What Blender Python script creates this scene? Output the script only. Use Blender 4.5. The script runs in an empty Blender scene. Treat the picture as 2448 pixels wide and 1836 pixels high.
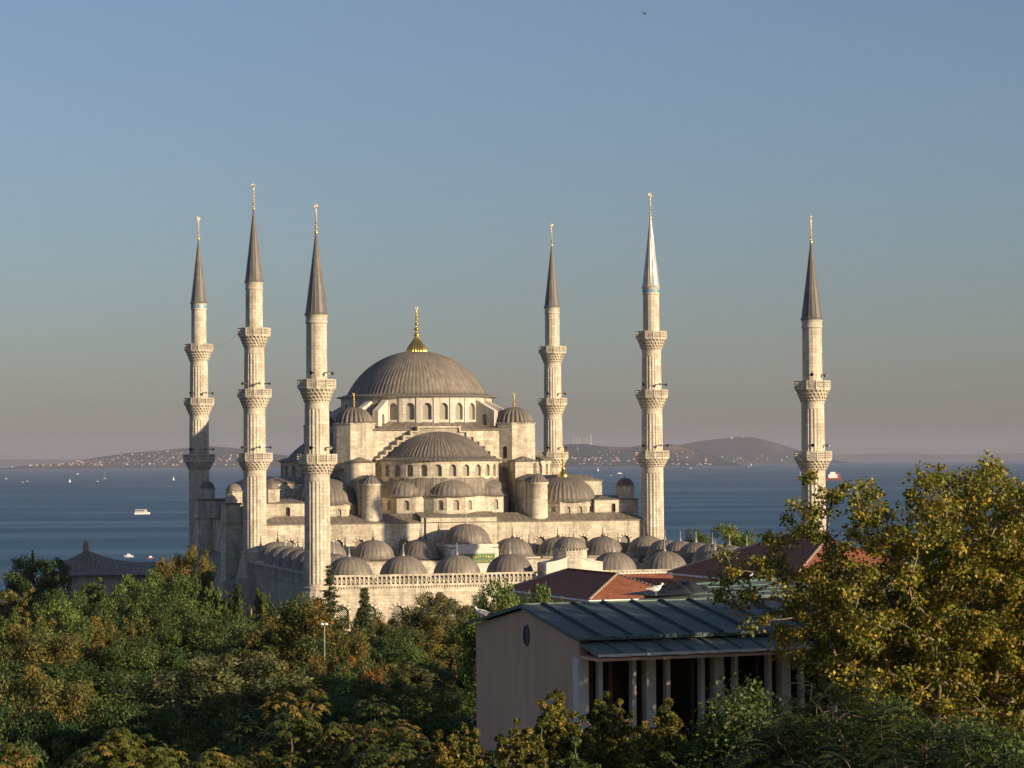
import bpy, math, random
import numpy as np
from mathutils import Matrix, Vector
R = math.radians
PI = math.pi
sc = bpy.context.scene
COL = sc.collection

# ------------------------------------------------------------------ camera
F = 6000.0; EYE = 31.0; PITCH = math.atan(180/6000.0); ROLL = R(0.37)
cam = bpy.data.cameras.new('camera'); cam.sensor_width = 36.0; cam.lens = 36.0*F/2448.0
cam.clip_start = 1.0; cam.clip_end = 250000.0
camo = bpy.data.objects.new('camera', cam); COL.objects.link(camo)
camo.matrix_world = Matrix.Translation((0, 0, EYE)) @ Matrix.Rotation(R(90)+PITCH, 4, 'X') @ Matrix.Rotation(-ROLL, 4, 'Z')
sc.camera = camo
CR_, SR_, CP_, SP_ = math.cos(ROLL), math.sin(ROLL), math.cos(PITCH), math.sin(PITCH)
def at(px, py, D):
    """pixel of the photograph + true distance -> world point"""
    u = px-1224.0; v = 918.0-py
    u2 = u*CR_+v*SR_; v2 = -u*SR_+v*CR_
    d = (u2, F*CP_-v2*SP_, F*SP_+v2*CP_)
    return Vector((d[0]/d[1]*D, D, EYE+d[2]/d[1]*D))
SEA = -45.0
def at_sea(px, py):
    p = at(px, py, 1.0); t = (SEA-EYE)/(p.z-EYE); return Vector((p.x*t, t, SEA))

# ------------------------------------------------------------------ light
SAT = 0.84; TINT = (1.17, 1.0, 0.975)
SUN_EL = R(12.6); SUN_DIR = Vector((math.sin(R(125.0)), math.cos(R(125.0)), 0))*math.cos(SUN_EL)+Vector((0, 0, math.sin(SUN_EL)))
w = bpy.data.worlds.new("World"); sc.world = w; w.use_nodes = True
nt = w.node_tree; bg = nt.nodes['Background']
sky = nt.nodes.new('ShaderNodeTexSky'); sky.sky_type = 'NISHITA'; sky.sun_disc = False
sky.sun_elevation = SUN_EL; sky.sun_rotation = R(125.0); sky.air_density = 1.2; sky.dust_density = 0.8; sky.ozone_density = 6.0
hs = nt.nodes.new('ShaderNodeHueSaturation'); hs.inputs['Saturation'].default_value = SAT
nt.links.new(sky.outputs[0], hs.inputs['Color'])
tn = nt.nodes.new('ShaderNodeMix'); tn.data_type = 'RGBA'; tn.blend_type = 'MULTIPLY'; tn.inputs[0].default_value = 1.0; tn.inputs[7].default_value = (*TINT, 1)
nt.links.new(hs.outputs[0], tn.inputs[6]); nt.links.new(tn.outputs[2], bg.inputs[0]); bg.inputs[1].default_value = 0.088
sl = bpy.data.lights.new('sun', 'SUN'); sl.energy = 5.0; sl.angle = R(0.55); sl.color = (1.0, 0.80, 0.54)
so = bpy.data.objects.new('sun', sl); COL.objects.link(so)
so.rotation_euler = SUN_DIR.to_track_quat('Z', 'Y').to_euler()
sc.view_settings.view_transform = 'Standard'; sc.view_settings.look = 'None'
sc.view_settings.exposure = 0.42; sc.view_settings.gamma = 1.0
sc.render.engine = 'CYCLES'

# ------------------------------------------------------------------ materials
def newmat(name):
    m = bpy.data.materials.new(name); m.use_nodes = True
    return m, m.node_tree, m.node_tree.nodes['Principled BSDF']
def N(t, kind, **kw):
    n = t.nodes.new(kind)
    for k, v in kw.items():
        if hasattr(n, k): setattr(n, k, v)
        else: n.inputs[k].default_value = v
    return n
def ramp(t, src, stops):
    r = t.nodes.new('ShaderNodeValToRGB'); e = r.color_ramp.elements
    while len(e) < len(stops): e.new(0.5)
    for el, (p, c) in zip(e, stops): el.position = p; el.color = (*c, 1) if len(c) == 3 else c
    t.links.new(src, r.inputs[0]); return r
def mixc(t, fac, a, b, mode='MIX'):
    m = t.nodes.new('ShaderNodeMix'); m.data_type = 'RGBA'; m.blend_type = mode
    for inp, val in ((m.inputs[0], fac), (m.inputs[6], a), (m.inputs[7], b)):
        if isinstance(val, (int, float)): inp.default_value = val
        elif isinstance(val, (tuple, list)): inp.default_value = (*val, 1)
        else: t.links.new(val, inp)
    return m.outputs[2]
def math_(t, op, a, b=None, c=None):
    m = t.nodes.new('ShaderNodeMath'); m.operation = op
    for i, v in enumerate((a, b, c)):
        if v is None: continue
        if isinstance(v, (int, float)): m.inputs[i].default_value = v
        else: t.links.new(v, m.inputs[i])
    return m.outputs[0]
def noise(t, vec, scale, detail=4, rough=0.55):
    n = N(t, 'ShaderNodeTexNoise', **{'Scale': scale, 'Detail': detail, 'Roughness': rough})
    t.links.new(vec, n.inputs['Vector']); return n.outputs['Fac']
def bump(t, b, h, strength, dist):
    n = N(t, 'ShaderNodeBump', Strength=strength, Distance=dist); t.links.new(h, n.inputs['Height']); t.links.new(n.outputs[0], b.inputs['Normal'])

def stone_mat(name, c1, c2, dark, bw=1.1, bh=0.42, rough=0.85, stain=0.55):
    m, t, b = newmat(name)
    tc = N(t, 'ShaderNodeTexCoord'); geo = N(t, 'ShaderNodeNewGeometry')
    br = N(t, 'ShaderNodeTexBrick', **{'Scale': 1.0, 'Mortar Size': 0.016, 'Mortar Smooth': 0.3, 'Bias': 0.1, 'Brick Width': bw, 'Row Height': bh})
    br.inputs['Color1'].default_value = (*c1, 1); br.inputs['Color2'].default_value = (*c2, 1)
    br.inputs['Mortar'].default_value = (*[x*0.5 for x in c2], 1)
    t.links.new(tc.outputs['UV'], br.inputs['Vector'])
    mp = N(t, 'ShaderNodeMapping'); mp.inputs['Scale'].default_value = (1, 1, 0.35); t.links.new(geo.outputs['Position'], mp.inputs[0])
    n1 = noise(t, mp.outputs[0], 0.55, 7, 0.65)
    n2 = noise(t, geo.outputs['Position'], 2.6, 5, 0.6)
    r1 = ramp(t, n1, [(0.44, (0, 0, 0)), (0.68, (1, 1, 1))])
    c = mixc(t, math_(t, 'MULTIPLY', r1.outputs[0], stain), br.outputs['Color'], dark)
    r2 = ramp(t, n2, [(0.3, (0.80, 0.79, 0.77)), (0.7, (1.10, 1.09, 1.05))])
    c = mixc(t, 1.0, c, r2.outputs[0], 'MULTIPLY')
    b2 = N(t, 'ShaderNodeTexBrick', **{'Scale': 1.0, 'Mortar Size': 0.0, 'Bias': -0.2, 'Brick Width': bw*1.7, 'Row Height': bh*2})
    b2.inputs['Color1'].default_value = (1.06, 1.05, 1.03, 1); b2.inputs['Color2'].default_value = (0.80, 0.79, 0.78, 1); t.links.new(tc.outputs['UV'], b2.inputs['Vector'])
    c = mixc(t, 0.75, c, b2.outputs['Color'], 'MULTIPLY')
    m3 = N(t, 'ShaderNodeMapping'); m3.inputs['Scale'].default_value = (1.5, 1.5, 0.09); t.links.new(geo.outputs['Position'], m3.inputs[0])
    st3 = noise(t, m3.outputs[0], 1.0, 5, 0.6)
    c = mixc(t, 1.0, c, ramp(t, st3, [(0.30, (0.70, 0.67, 0.63)), (0.46, (1.0, 1.0, 1.0)), (0.75, (1.05, 1.05, 1.04))]).outputs[0], 'MULTIPLY')
    t.links.new(c, b.inputs['Base Color']); b.inputs['Roughness'].default_value = rough
    h = math_(t, 'ADD', math_(t, 'MULTIPLY', br.outputs['Fac'], -0.5), math_(t, 'MULTIPLY', n2, 0.6))
    bump(t, b, h, 0.5, 0.06)
    return m
STONE = stone_mat('limestone', (0.78, 0.715, 0.59), (0.58, 0.52, 0.415), (0.23, 0.19, 0.15), stain=0.62)
STONE_M = stone_mat('minaret_stone', (0.74, 0.675, 0.56), (0.58, 0.52, 0.425), (0.25, 0.21, 0.17), bw=0.9, bh=0.55, stain=0.5)
STONE_D = stone_mat('darker_stone', (0.52, 0.475, 0.40), (0.42, 0.38, 0.315), (0.17, 0.15, 0.13), stain=0.6)  # darker stone for stepped arches, left courtyard wall, side gallery, pavilion
PLASTER = stone_mat('pale_plaster', (0.66, 0.62, 0.55), (0.64, 0.60, 0.53), (0.40, 0.36, 0.31), bw=6, bh=3, stain=0.4)

def lead_mat(name, col, seams=0.0, spec=0.45, rough=0.5):
    m, t, b = newmat(name)
    tc = N(t, 'ShaderNodeTexCoord'); geo = N(t, 'ShaderNodeNewGeometry')
    mp = N(t, 'ShaderNodeMapping'); mp.inputs['Scale'].default_value = (1.6, 0.22, 1); t.links.new(tc.outputs['UV'], mp.inputs[0])
    n1 = noise(t, mp.outputs[0], 1.7, 6, 0.65); n2 = noise(t, geo.outputs['Position'], 0.5, 5, 0.6)
    r1 = ramp(t, n1, [(0.28, tuple(x*0.62 for x in col)), (0.52, col), (0.74, tuple(min(1, x*1.65) for x in col))])
    r2 = ramp(t, n2, [(0.3, (0.8, 0.8, 0.8)), (0.7, (1.15, 1.12, 1.08))])
    sv = N(t, 'ShaderNodeSeparateXYZ'); t.links.new(tc.outputs['UV'], sv.inputs[0])
    lap = math_(t, 'LESS_THAN', math_(t, 'FRACT', math_(t, 'DIVIDE', sv.outputs[1], 1.85)), 0.05)
    oi = N(t, 'ShaderNodeObjectInfo')
    c = mixc(t, 1.0, r1.outputs[0], r2.outputs[0], 'MULTIPLY')
    c = mixc(t, 1.0, c, ramp(t, oi.outputs['Random'], [(0.0, (0.84, 0.83, 0.83)), (1.0, (1.12, 1.10, 1.06))]).outputs[0], 'MULTIPLY')
    c = mixc(t, math_(t, 'MULTIPLY', lap, 0.30), c, tuple(x*0.35 for x in col))
    if seams:
        sx = N(t, 'ShaderNodeSeparateXYZ'); t.links.new(tc.outputs['UV'], sx.inputs[0])
        fr = math_(t, 'FRACT', math_(t, 'DIVIDE', sx.outputs[0], seams))
        d = math_(t, 'ABSOLUTE', math_(t, 'SUBTRACT', fr, 0.5))
        k = math_(t, 'LESS_THAN', d, 0.055)
        c = mixc(t, math_(t, 'MULTIPLY', k, 0.6), c, tuple(x*0.3 for x in col))
        bump(t, b, math_(t, 'SMOOTH_MIN', d, 0.08, 0.05), 0.8, 0.6)
    t.links.new(c, b.inputs['Base Color']); b.inputs['Roughness'].default_value = rough
    b.inputs['Specular IOR Level'].default_value = spec
    return m
LEAD = lead_mat('lead', (0.205, 0.182, 0.155), 0, 0.4, 0.55)
LEAD_S = lead_mat('lead_sheet', (0.215, 0.188, 0.155), 0.95, 0.4, 0.55)
LEAD_B = lead_mat('bright_lead', (0.42, 0.38, 0.34), 0, 0.9, 0.28)
LEAD_C = lead_mat('cone_lead', (0.15, 0.14, 0.132), 0, 0.4, 0.5)
PEWTER = lead_mat('pewter', (0.42, 0.40, 0.38), 0, 0.6, 0.4)

def plain(name, col, rough=0.6, metal=0.0, var=0.15, scale=2.0, spec=0.5, bmp=0.0):
    m, t, b = newmat(name)
    geo = N(t, 'ShaderNodeNewGeometry')
    n1 = noise(t, geo.outputs['Position'], scale, 5, 0.6)
    r = ramp(t, n1, [(0.3, tuple(x*(1-var) for x in col)), (0.7, tuple(min(1, x*(1+var)) for x in col))])
    t.links.new(r.outputs[0], b.inputs['Base Color'])
    b.inputs['Roughness'].default_value = rough; b.inputs['Metallic'].default_value = metal; b.inputs['Specular IOR Level'].default_value = spec
    if bmp: bump(t, b, n1, 0.6, bmp)
    return m
GOLD = plain('gilded_copper', (0.95, 0.60, 0.14), 0.28, 1.0, 0.08)
DARK = plain('dark_opening', (0.025, 0.022, 0.02), 0.8)
CREAM = plain('cream_marble', (0.66, 0.60, 0.50), 0.6)
PINKST = plain('red_stone', (0.30, 0.19, 0.14), 0.8)
TILEBLUE = plain('blue_tile', (0.16, 0.38, 0.46), 0.35)
GREENP = plain('green_enamel', (0.07, 0.20, 0.09), 0.5)
BLACKM = plain('dark_metal', (0.03, 0.03, 0.032), 0.5)
GREYM = plain('grey_horn_metal', (0.42, 0.40, 0.37), 0.4)
WHITE = plain('white_paint', (0.80, 0.79, 0.77), 0.45, var=0.04)
PILLAR = plain('pillar_paint', (0.62, 0.58, 0.53), 0.6, var=0.12)
REDP = plain('red_paint', (0.28, 0.06, 0.045), 0.5)
CURT = plain('brown_curtain', (0.11, 0.065, 0.042), 0.9)
CREAMHULL = plain('boat_cream', (0.72, 0.66, 0.56), 0.5)
BARK = plain('bark', (0.10, 0.075, 0.055), 0.9, var=0.4, scale=6, bmp=0.05)
BARKP = plain('plane_bark', (0.20, 0.15, 0.10), 0.9, var=0.5, scale=5, bmp=0.05)

def lattice_mat(name, period=0.30, lo=(0.03, 0.027, 0.024), hi=(0.60, 0.54, 0.44), thr=0.60):
    m, t, b = newmat(name)
    tc = N(t, 'ShaderNodeTexCoord'); sx = N(t, 'ShaderNodeSeparateXYZ'); t.links.new(tc.outputs['UV'], sx.inputs[0])
    k = 2*PI/period
    a = math_(t, 'SINE', math_(t, 'MULTIPLY', math_(t, 'ADD', sx.outputs[0], sx.outputs[1]), k*0.707))
    c = math_(t, 'SINE', math_(t, 'MULTIPLY', math_(t, 'SUBTRACT', sx.outputs[0], sx.outputs[1]), k*0.707))
    s = math_(t, 'ADD', math_(t, 'ABSOLUTE', a), math_(t, 'ABSOLUTE', c))
    s = math_(t, 'MULTIPLY', s, 0.5)
    r = ramp(t, s, [(thr-0.04, hi), (thr+0.05, lo)])
    t.links.new(r.outputs[0], b.inputs['Base Color']); b.inputs['Roughness'].default_value = 0.8
    return m
LATTICE = lattice_mat('pierced_lattice', 0.36, thr=0.64)
LATTICE_W = lattice_mat('wide_grating', 0.42, thr=0.55)

def tile_mat():
    m, t, b = newmat('terracotta_tiles')
    tc = N(t, 'ShaderNodeTexCoord'); sx = N(t, 'ShaderNodeSeparateXYZ'); t.links.new(tc.outputs['UV'], sx.inputs[0])
    col = math_(t, 'ABSOLUTE', math_(t, 'SINE', math_(t, 'MULTIPLY', sx.outputs[0], PI/0.26)))
    row = math_(t, 'FRACT', math_(t, 'DIVIDE', sx.outputs[1], 0.38))
    br = N(t, 'ShaderNodeTexBrick', **{'Scale': 1.0, 'Mortar Size': 0.0, 'Brick Width': 0.26, 'Row Height': 0.38, 'Bias': 0.0}); br.offset = 0
    br.inputs['Color1'].default_value = (0.36, 0.125, 0.062, 1); br.inputs['Color2'].default_value = (0.29, 0.098, 0.05, 1)
    t.links.new(tc.outputs['UV'], br.inputs['Vector'])
    geo = N(t, 'ShaderNodeNewGeometry'); n = noise(t, geo.outputs['Position'], 0.9, 6, 0.7)
    r = ramp(t, n, [(0.3, (0.70, 0.70, 0.70)), (0.65, (1.15, 1.1, 1.05))])
    c = mixc(t, 1.0, br.outputs['Color'], r.outputs[0], 'MULTIPLY')
    k = math_(t, 'LESS_THAN', row, 0.2)
    c = mixc(t, math_(t, 'MULTIPLY', k, 0.6), c, (0.075, 0.028, 0.018))
    t.links.new(c, b.inputs['Base Color']); b.inputs['Roughness'].default_value = 0.8
    bump(t, b, math_(t, 'ADD', col, row), 0.6, 0.06)
    return m
TILES = tile_mat()

def copper_mat(name, a, bcol, c3, bmp=0.08):
    m, t, b = newmat(name)
    geo = N(t, 'ShaderNodeNewGeometry'); tc = N(t, 'ShaderNodeTexCoord')
    n1 = noise(t, geo.outputs['Position'], 0.8, 6, 0.65); n2 = noise(t, geo.outputs['Position'], 5.0, 5, 0.7)
    r = ramp(t, n1, [(0.3, a), (0.6, bcol), (0.8, c3)])
    r2 = ramp(t, n2, [(0.3, (0.72, 0.74, 0.74)), (0.7, (1.2, 1.2, 1.18))])
    t.links.new(mixc(t, 1.0, r.outputs[0], r2.outputs[0], 'MULTIPLY'), b.inputs['Base Color'])
    b.inputs['Roughness'].default_value = 0.55
    bump(t, b, n1, 0.4, bmp)
    return m
COPPER = copper_mat('aged_copper', (0.050, 0.070, 0.070), (0.072, 0.098, 0.094), (0.10, 0.135, 0.122))
VERDI = copper_mat('verdigris', (0.05, 0.09, 0.08), (0.09, 0.16, 0.135), (0.16, 0.26, 0.22))
COPPER_G = copper_mat('greenish_copper', (0.10, 0.12, 0.10), (0.14, 0.165, 0.135), (0.19, 0.21, 0.17))
def stucco_mat():
    m, t, b = newmat('pink_stucco'); geo = N(t, 'ShaderNodeNewGeometry')
    mp = N(t, 'ShaderNodeMapping'); mp.inputs['Scale'].default_value = (1.6, 1.6, 0.16); t.links.new(geo.outputs['Position'], mp.inputs[0])
    n1 = noise(t, mp.outputs[0], 1.0, 6, 0.6); n2 = noise(t, geo.outputs['Position'], 0.35, 4, 0.5)
    c = mixc(t, 1.0, ramp(t, n1, [(0.35, (0.88, 0.88, 0.88)), (0.6, (1, 1, 1)), (0.75, (1.05, 1.04, 1.03))]).outputs[0], ramp(t, n2, [(0.35, (0.60, 0.39, 0.265)), (0.65, (0.66, 0.43, 0.295))]).outputs[0], 'MULTIPLY')
    t.links.new(c, b.inputs['Base Color']); b.inputs['Roughness'].default_value = 0.9; return m
STUCCO = stucco_mat()
def glass_dark():
    m, t, b = newmat('dark_window_glass'); b.inputs['Base Color'].default_value = (0.014, 0.011, 0.010, 1)
    b.inputs['Roughness'].default_value = 0.12; b.inputs['Specular IOR Level'].default_value = 0.35; return m
GLASS = glass_dark()

def leaf_mat(name, rough=0.55, trans=0.35):
    m, t, b = newmat(name)
    ca = N(t, 'ShaderNodeVertexColor'); ca.layer_name = 'Col'
    oi = N(t, 'ShaderNodeObjectInfo'); vr = ramp(t, oi.outputs['Random'], [(0.0, (0.78, 0.82, 0.85)), (0.5, (1.0, 1.0, 1.0)), (1.0, (1.22, 1.12, 0.95))])
    cv = mixc(t, 1.0, ca.outputs['Color'], vr.outputs[0], 'MULTIPLY')
    t.links.new(cv, b.inputs['Base Color']); b.inputs['Roughness'].default_value = rough
    b.inputs['Specular IOR Level'].default_value = 0.3
    tr = N(t, 'ShaderNodeBsdfTranslucent')
    t.links.new(mixc(t, 1.0, cv, (1.25, 1.15, 0.5), 'MULTIPLY'), tr.inputs['Color'])
    mx = N(t, 'ShaderNodeMixShader'); mx.inputs[0].default_value = trans
    t.links.new(b.outputs[0], mx.inputs[1]); t.links.new(tr.outputs[0], mx.inputs[2])
    t.links.new(mx.outputs[0], t.nodes['Material Output'].inputs[0])
    return m
LEAF = leaf_mat('leaves')

# ------------------------------------------------------------------ mesh builder
class MB:
    def __init__(s): s.v = []; s.f = []; s.uv = []; s.mi = []; s.sm = []
    def face(s, pts, uvs=None, mi=0, sm=False):
        i = len(s.v); pts = [Vector(p) for p in pts]; s.v += [tuple(p) for p in pts]
        s.f.append(tuple(range(i, i+len(pts))))
        if uvs is None:
            n = Vector((0, 0, 0))
            for k in range(len(pts)):
                a, b = pts[k], pts[(k+1) % len(pts)]
                n += a.cross(b)
            n = n.normalized() if n.length > 1e-12 else Vector((0, 0, 1))
            if abs(n.z) > 0.985: uvs = [(p.x, p.y) for p in pts]
            else:
                tx = Vector((-n.y, n.x, 0)).normalized(); ty = n.cross(tx)
                uvs = [(p.dot(tx), p.dot(ty)) for p in pts]
        s.uv.append(list(uvs)); s.mi.append(mi); s.sm.append(sm)
    def box(s, x0, x1, y0, y1, z0, z1, mi=0, top=None):
        """top=(dx,dy) insets the top face"""
        dx, dy = top or (0, 0)
        a = [(x0, y0, z0), (x1, y0, z0), (x1, y1, z0), (x0, y1, z0)]
        b = [(x0+dx, y0+dy, z1), (x1-dx, y0+dy, z1), (x1-dx, y1-dy, z1), (x0+dx, y1-dy, z1)]
        for i in range(4):
            j = (i+1) % 4; s.face([a[i], a[j], b[j], b[i]], mi=mi)
        s.face(b, mi=mi); s.face(a[::-1], mi=mi)
    def obox(s, c, ax, ay, az, mi=0):
        """oriented box: centre and three half-axis vectors"""
        c, ax, ay, az = Vector(c), Vector(ax), Vector(ay), Vector(az)
        P = lambda i, j, k: c+ax*i+ay*j+az*k
        for q in ([(-1,-1,-1),(1,-1,-1),(1,-1,1),(-1,-1,1)], [(1,-1,-1),(1,1,-1),(1,1,1),(1,-1,1)], [(1,1,-1),(-1,1,-1),(-1,1,1),(1,1,1)],
                  [(-1,1,-1),(-1,-1,-1),(-1,-1,1),(-1,1,1)], [(-1,-1,1),(1,-1,1),(1,1,1),(-1,1,1)], [(-1,1,-1),(1,1,-1),(1,-1,-1),(-1,-1,-1)]):
            s.face([P(*k) for k in q], mi=mi)
    def prism(s, poly, z0, z1, mi=0, cap=True, bot=False):
        n = len(poly)
        for i in range(n):
            a, b = poly[i], poly[(i+1) % n]
            s.face([(a[0], a[1], z0), (b[0], b[1], z0), (b[0], b[1], z1), (a[0], a[1], z1)], mi=mi)
        if cap: s.face([(p[0], p[1], z1) for p in poly], mi=mi)
        if bot: s.face([(p[0], p[1], z0) for p in poly][::-1], mi=mi)
    def lathe(s, prof, n, c=(0, 0), a0=0.0, a1=2*PI, rib=None, sm=True, mi=0, phase=0.0):
        full = abs(a1-a0-2*PI) < 1e-6
        base = len(s.v); m = len(prof); L = [0.0]
        for k in range(1, m): L.append(L[-1]+math.hypot(prof[k][0]-prof[k-1][0], prof[k][1]-prof[k-1][1]))
        rm = max(p[0] for p in prof)
        cnt = n if full else n+1
        for i in range(cnt):
            a = a0+(a1-a0)*i/n+phase; ca, sa = math.cos(a), math.sin(a)
            for k, (r, z) in enumerate(prof):
                rr = r*(1+rib(a-phase, k/(m-1), r)) if rib and r > 1e-6 else r
                s.v.append((c[0]+rr*ca, c[1]+rr*sa, z))
        for i in range(n):
            j = (i+1) % cnt
            u0 = (a0+(a1-a0)*i/n)*rm; u1 = (a0+(a1-a0)*(i+1)/n)*rm
            for k in range(m-1):
                A, B, C_, D_ = base+i*m+k, base+j*m+k, base+j*m+k+1, base+i*m+k+1
                if prof[k+1][0] < 1e-6: s.f.append((A, B, C_)); s.uv.append([(u0, L[k]), (u1, L[k]), (u1, L[k+1])])
                elif prof[k][0] < 1e-6: s.f.append((A, C_, D_)); s.uv.append([(u0, L[k]), (u1, L[k+1]), (u0, L[k+1])])
                else: s.f.append((A, B, C_, D_)); s.uv.append([(u0, L[k]), (u1, L[k]), (u1, L[k+1]), (u0, L[k+1])])
                s.mi.append(mi); s.sm.append(sm)
    def tube(s, p, q, r0, r1=None, n=6, mi=0, cap=False):
        p, q = Vector(p), Vector(q); r1 = r0 if r1 is None else r1
        d = (q-p).normalized(); x = d.orthogonal().normalized(); y = d.cross(x)
        ring = [(math.cos(2*PI*i/n), math.sin(2*PI*i/n)) for i in range(n)]
        b = len(s.v)
        for (cx, cy) in ring: s.v.append(tuple(p+x*cx*r0+y*cy*r0))
        for (cx, cy) in ring: s.v.append(tuple(q+x*cx*r1+y*cy*r1))
        for i in range(n):
            j = (i+1) % n; s.f.append((b+i, b+j, b+n+j, b+n+i)); s.uv.append([(i/n, 0), ((i+1)/n, 0), ((i+1)/n, 1), (i/n, 1)]); s.mi.append(mi); s.sm.append(True)
        if cap: s.f.append(tuple(range(b+n, b+2*n))); s.uv.append([(0, 0)]*n); s.mi.append(mi); s.sm.append(False)
    def build(s, name, mats, parent=None, loc=(0, 0, 0), rot=0.0):
        me = bpy.data.meshes.new(name); me.from_pydata(s.v, [], s.f)
        ul = me.uv_layers.new(name='UVMap'); ul.data.foreach_set('uv', [c for f in s.uv for uv in f for c in uv])
        if not isinstance(mats, (list, tuple)): mats = [mats]
        for m in mats: me.materials.append(m)
        me.polygons.foreach_set('material_index', s.mi); me.polygons.foreach_set('use_smooth', s.sm); me.update()
        o = bpy.data.objects.new(name, me); COL.objects.link(o); o.location = loc; o.rotation_euler = (0, 0, rot)
        if parent: o.parent = parent
        return o
def tag(o, label=None, cat=None, group=None, kind=None):
    if label: o['label'] = label
    if cat: o['category'] = cat
    if group: o['group'] = group
    if kind: o['kind'] = kind
    return o
def empty(name, loc=(0, 0, 0), rot=0.0, label=None, cat=None, group=None):
    o = bpy.data.objects.new(name, None); COL.objects.link(o); o.location = loc; o.rotation_euler = (0, 0, rot)
    return tag(o, label, cat, group)
def children(o): return [c for c in COL.objects if c.parent == o]
def copy_tree(o, parent=None):
    c = o.copy(); COL.objects.link(c); c.parent = parent
    for ch in list(children(o)): copy_tree(ch, c)
    return c

# wall pierced by arched openings; f(u, v, d) maps wall coordinates and depth to space
def arch_pts(uc, w, sp, K=8, rise=1.0):
    return [(uc+w/2*math.cos(PI*(1-k/K)), sp+w/2*rise*math.sin(PI*k/K)) for k in range(K+1)]
def arched_wall(mb, f, U0, U1, V0, V1, wins, depth, seg=99, K=8, mi=0):
    def strip(ua, ub, va, vb):
        if ub-ua < 1e-5 or vb-va < 1e-5: return
        n = max(1, int(math.ceil((ub-ua)/seg)))
        for i in range(n):
            a = ua+(ub-ua)*i/n; b = ua+(ub-ua)*(i+1)/n
            mb.face([f(a, va, 0), f(b, va, 0), f(b, vb, 0), f(a, vb, 0)], [(a, va), (b, va), (b, vb), (a, vb)], mi=mi)
    cur = U0
    for (uc, w, sill, sp) in sorted(wins):
        strip(cur, uc-w/2, V0, V1); strip(uc-w/2, uc+w/2, V0, sill); cur = uc+w/2
        ap = arch_pts(uc, w, sp, K)
        for k in range(K):
            (a, va), (b, vb) = ap[k], ap[k+1]
            mb.face([f(a, va, 0), f(b, vb, 0), f(b, V1, 0), f(a, V1, 0)], [(a, va), (b, vb), (b, V1), (a, V1)], mi=mi)
            mb.face([f(b, vb, 0), f(a, va, 0), f(a, va, depth), f(b, vb, depth)], [(0, va), (0.1, vb), (0.1, vb+depth), (0, va+depth)], mi=mi)
        L, Rr = uc-w/2, uc+w/2
        mb.face([f(L, sp, 0), f(L, sill, 0), f(L, sill, depth), f(L, sp, depth)], [(0, sp), (0, sill), (depth, sill), (depth, sp)], mi=mi)
        mb.face([f(Rr, sill, 0), f(Rr, sp, 0), f(Rr, sp, depth), f(Rr, sill, depth)], [(0, sill), (0, sp), (depth, sp), (depth, sill)], mi=mi)
        mb.face([f(L, sill, 0), f(Rr, sill, 0), f(Rr, sill, depth), f(L, sill, depth)], mi=mi)
    strip(cur, U1, V0, V1)
def pane(f, win, depth, parent, mat=None, name='window', K=8, surround=0):
    uc, w, sill, sp = win
    mb = MB(); ap = arch_pts(uc, w, sp, K)
    pts = [(uc-w/2, sill), (uc+w/2, sill)]+ap[::-1]
    mb.face([f(u, v, depth-0.02) for u, v in pts], [(u-uc, v) for u, v in pts])
    o = mb.build(name, mat or LATTICE, parent)
    if surround:
        sm = MB(); n = 11
        for k in range(n):
            a0, a1 = PI*k/n, PI*(k+1)/n
            r0, r1 = w/2, w/2+(surround if k % 2 else surround*0.62)
            q = [(uc+r*math.cos(a), sp+r*math.sin(a)) for r, a in ((r0, a0), (r1, a0), (r1, a1), (r0, a1))]
            mi = k % 2
            sm.face([f(u, v, -0.03) for u, v in q], q, mi=mi)
            sm.face([f(*q[1], -0.03), f(*q[1], 0), f(*q[2], 0), f(*q[2], -0.03)], mi=mi)
        sm.build('window_arch', [CREAM, PINKST], o)
    return o
def cyl(cx, cy, Rr, a_ref):
    return lambda u, v, d: (cx+(Rr-d)*math.cos(a_ref+u/Rr), cy+(Rr-d)*math.sin(a_ref+u/Rr), v)
def plane_(ox, oy, ang):
    """wall through (ox,oy) running along ang; outward normal is ang-90deg"""
    c, s_ = math.cos(ang), math.sin(ang)
    return lambda u, v, d: (ox+u*c-d*s_, oy+u*s_+d*c, v)

def seam(nr, h, wdt=0.14):
    """standing seams: raised where the angle is near a multiple"""
    def g(a, t, r):
        ph = (a*nr/(2*PI)) % 1.0; ph = min(ph, 1-ph)
        return (h/max(r, 0.6)) if ph < wdt else 0.0
    return g
def gadroon(nr, h):
    def g(a, t, r): return -h*(1-abs(math.sin(a*nr/2)))**1.5*(1.0-0.15*t)
    return g
def dome_prof(Rb, h, z0, flare=0.0, fz=0.25, n=14, power=1.0, start=0.0):
    p = []
    if flare: p += [(Rb+flare, z0-fz*0.6), (Rb+flare*0.45, z0-fz*0.15)]
    for i in range(n+1):
        a = start+(PI/2-start)*i/n
        p.append((Rb*math.cos(a)/math.cos(start), z0+h*(math.sin(a)-math.sin(start))/(1-math.sin(start))))
    p[-1] = (0.0, p[-1][1]); return p
def alem_prof(H, r, z0):
    """bulbs stacked on a rod, the profile of a Turkish dome finial"""
    p = [(r*0.9, z0), (r*1.0, z0+H*0.03), (r*0.35, z0+H*0.11)]
    for k, (zc, rr) in enumerate(((0.22, 0.80), (0.40, 0.60), (0.56, 0.48), (0.69, 0.38), (0.80, 0.28))):
        hh = 0.055*H
        p += [(r*0.18, z0+zc*H-hh), (r*rr*0.8, z0+zc*H-hh*0.5), (r*rr, z0+zc*H), (r*rr*0.8, z0+zc*H+hh*0.5), (r*0.18, z0+zc*H+hh)]
    p += [(r*0.12, z0+0.9*H)]
    return p
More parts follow.
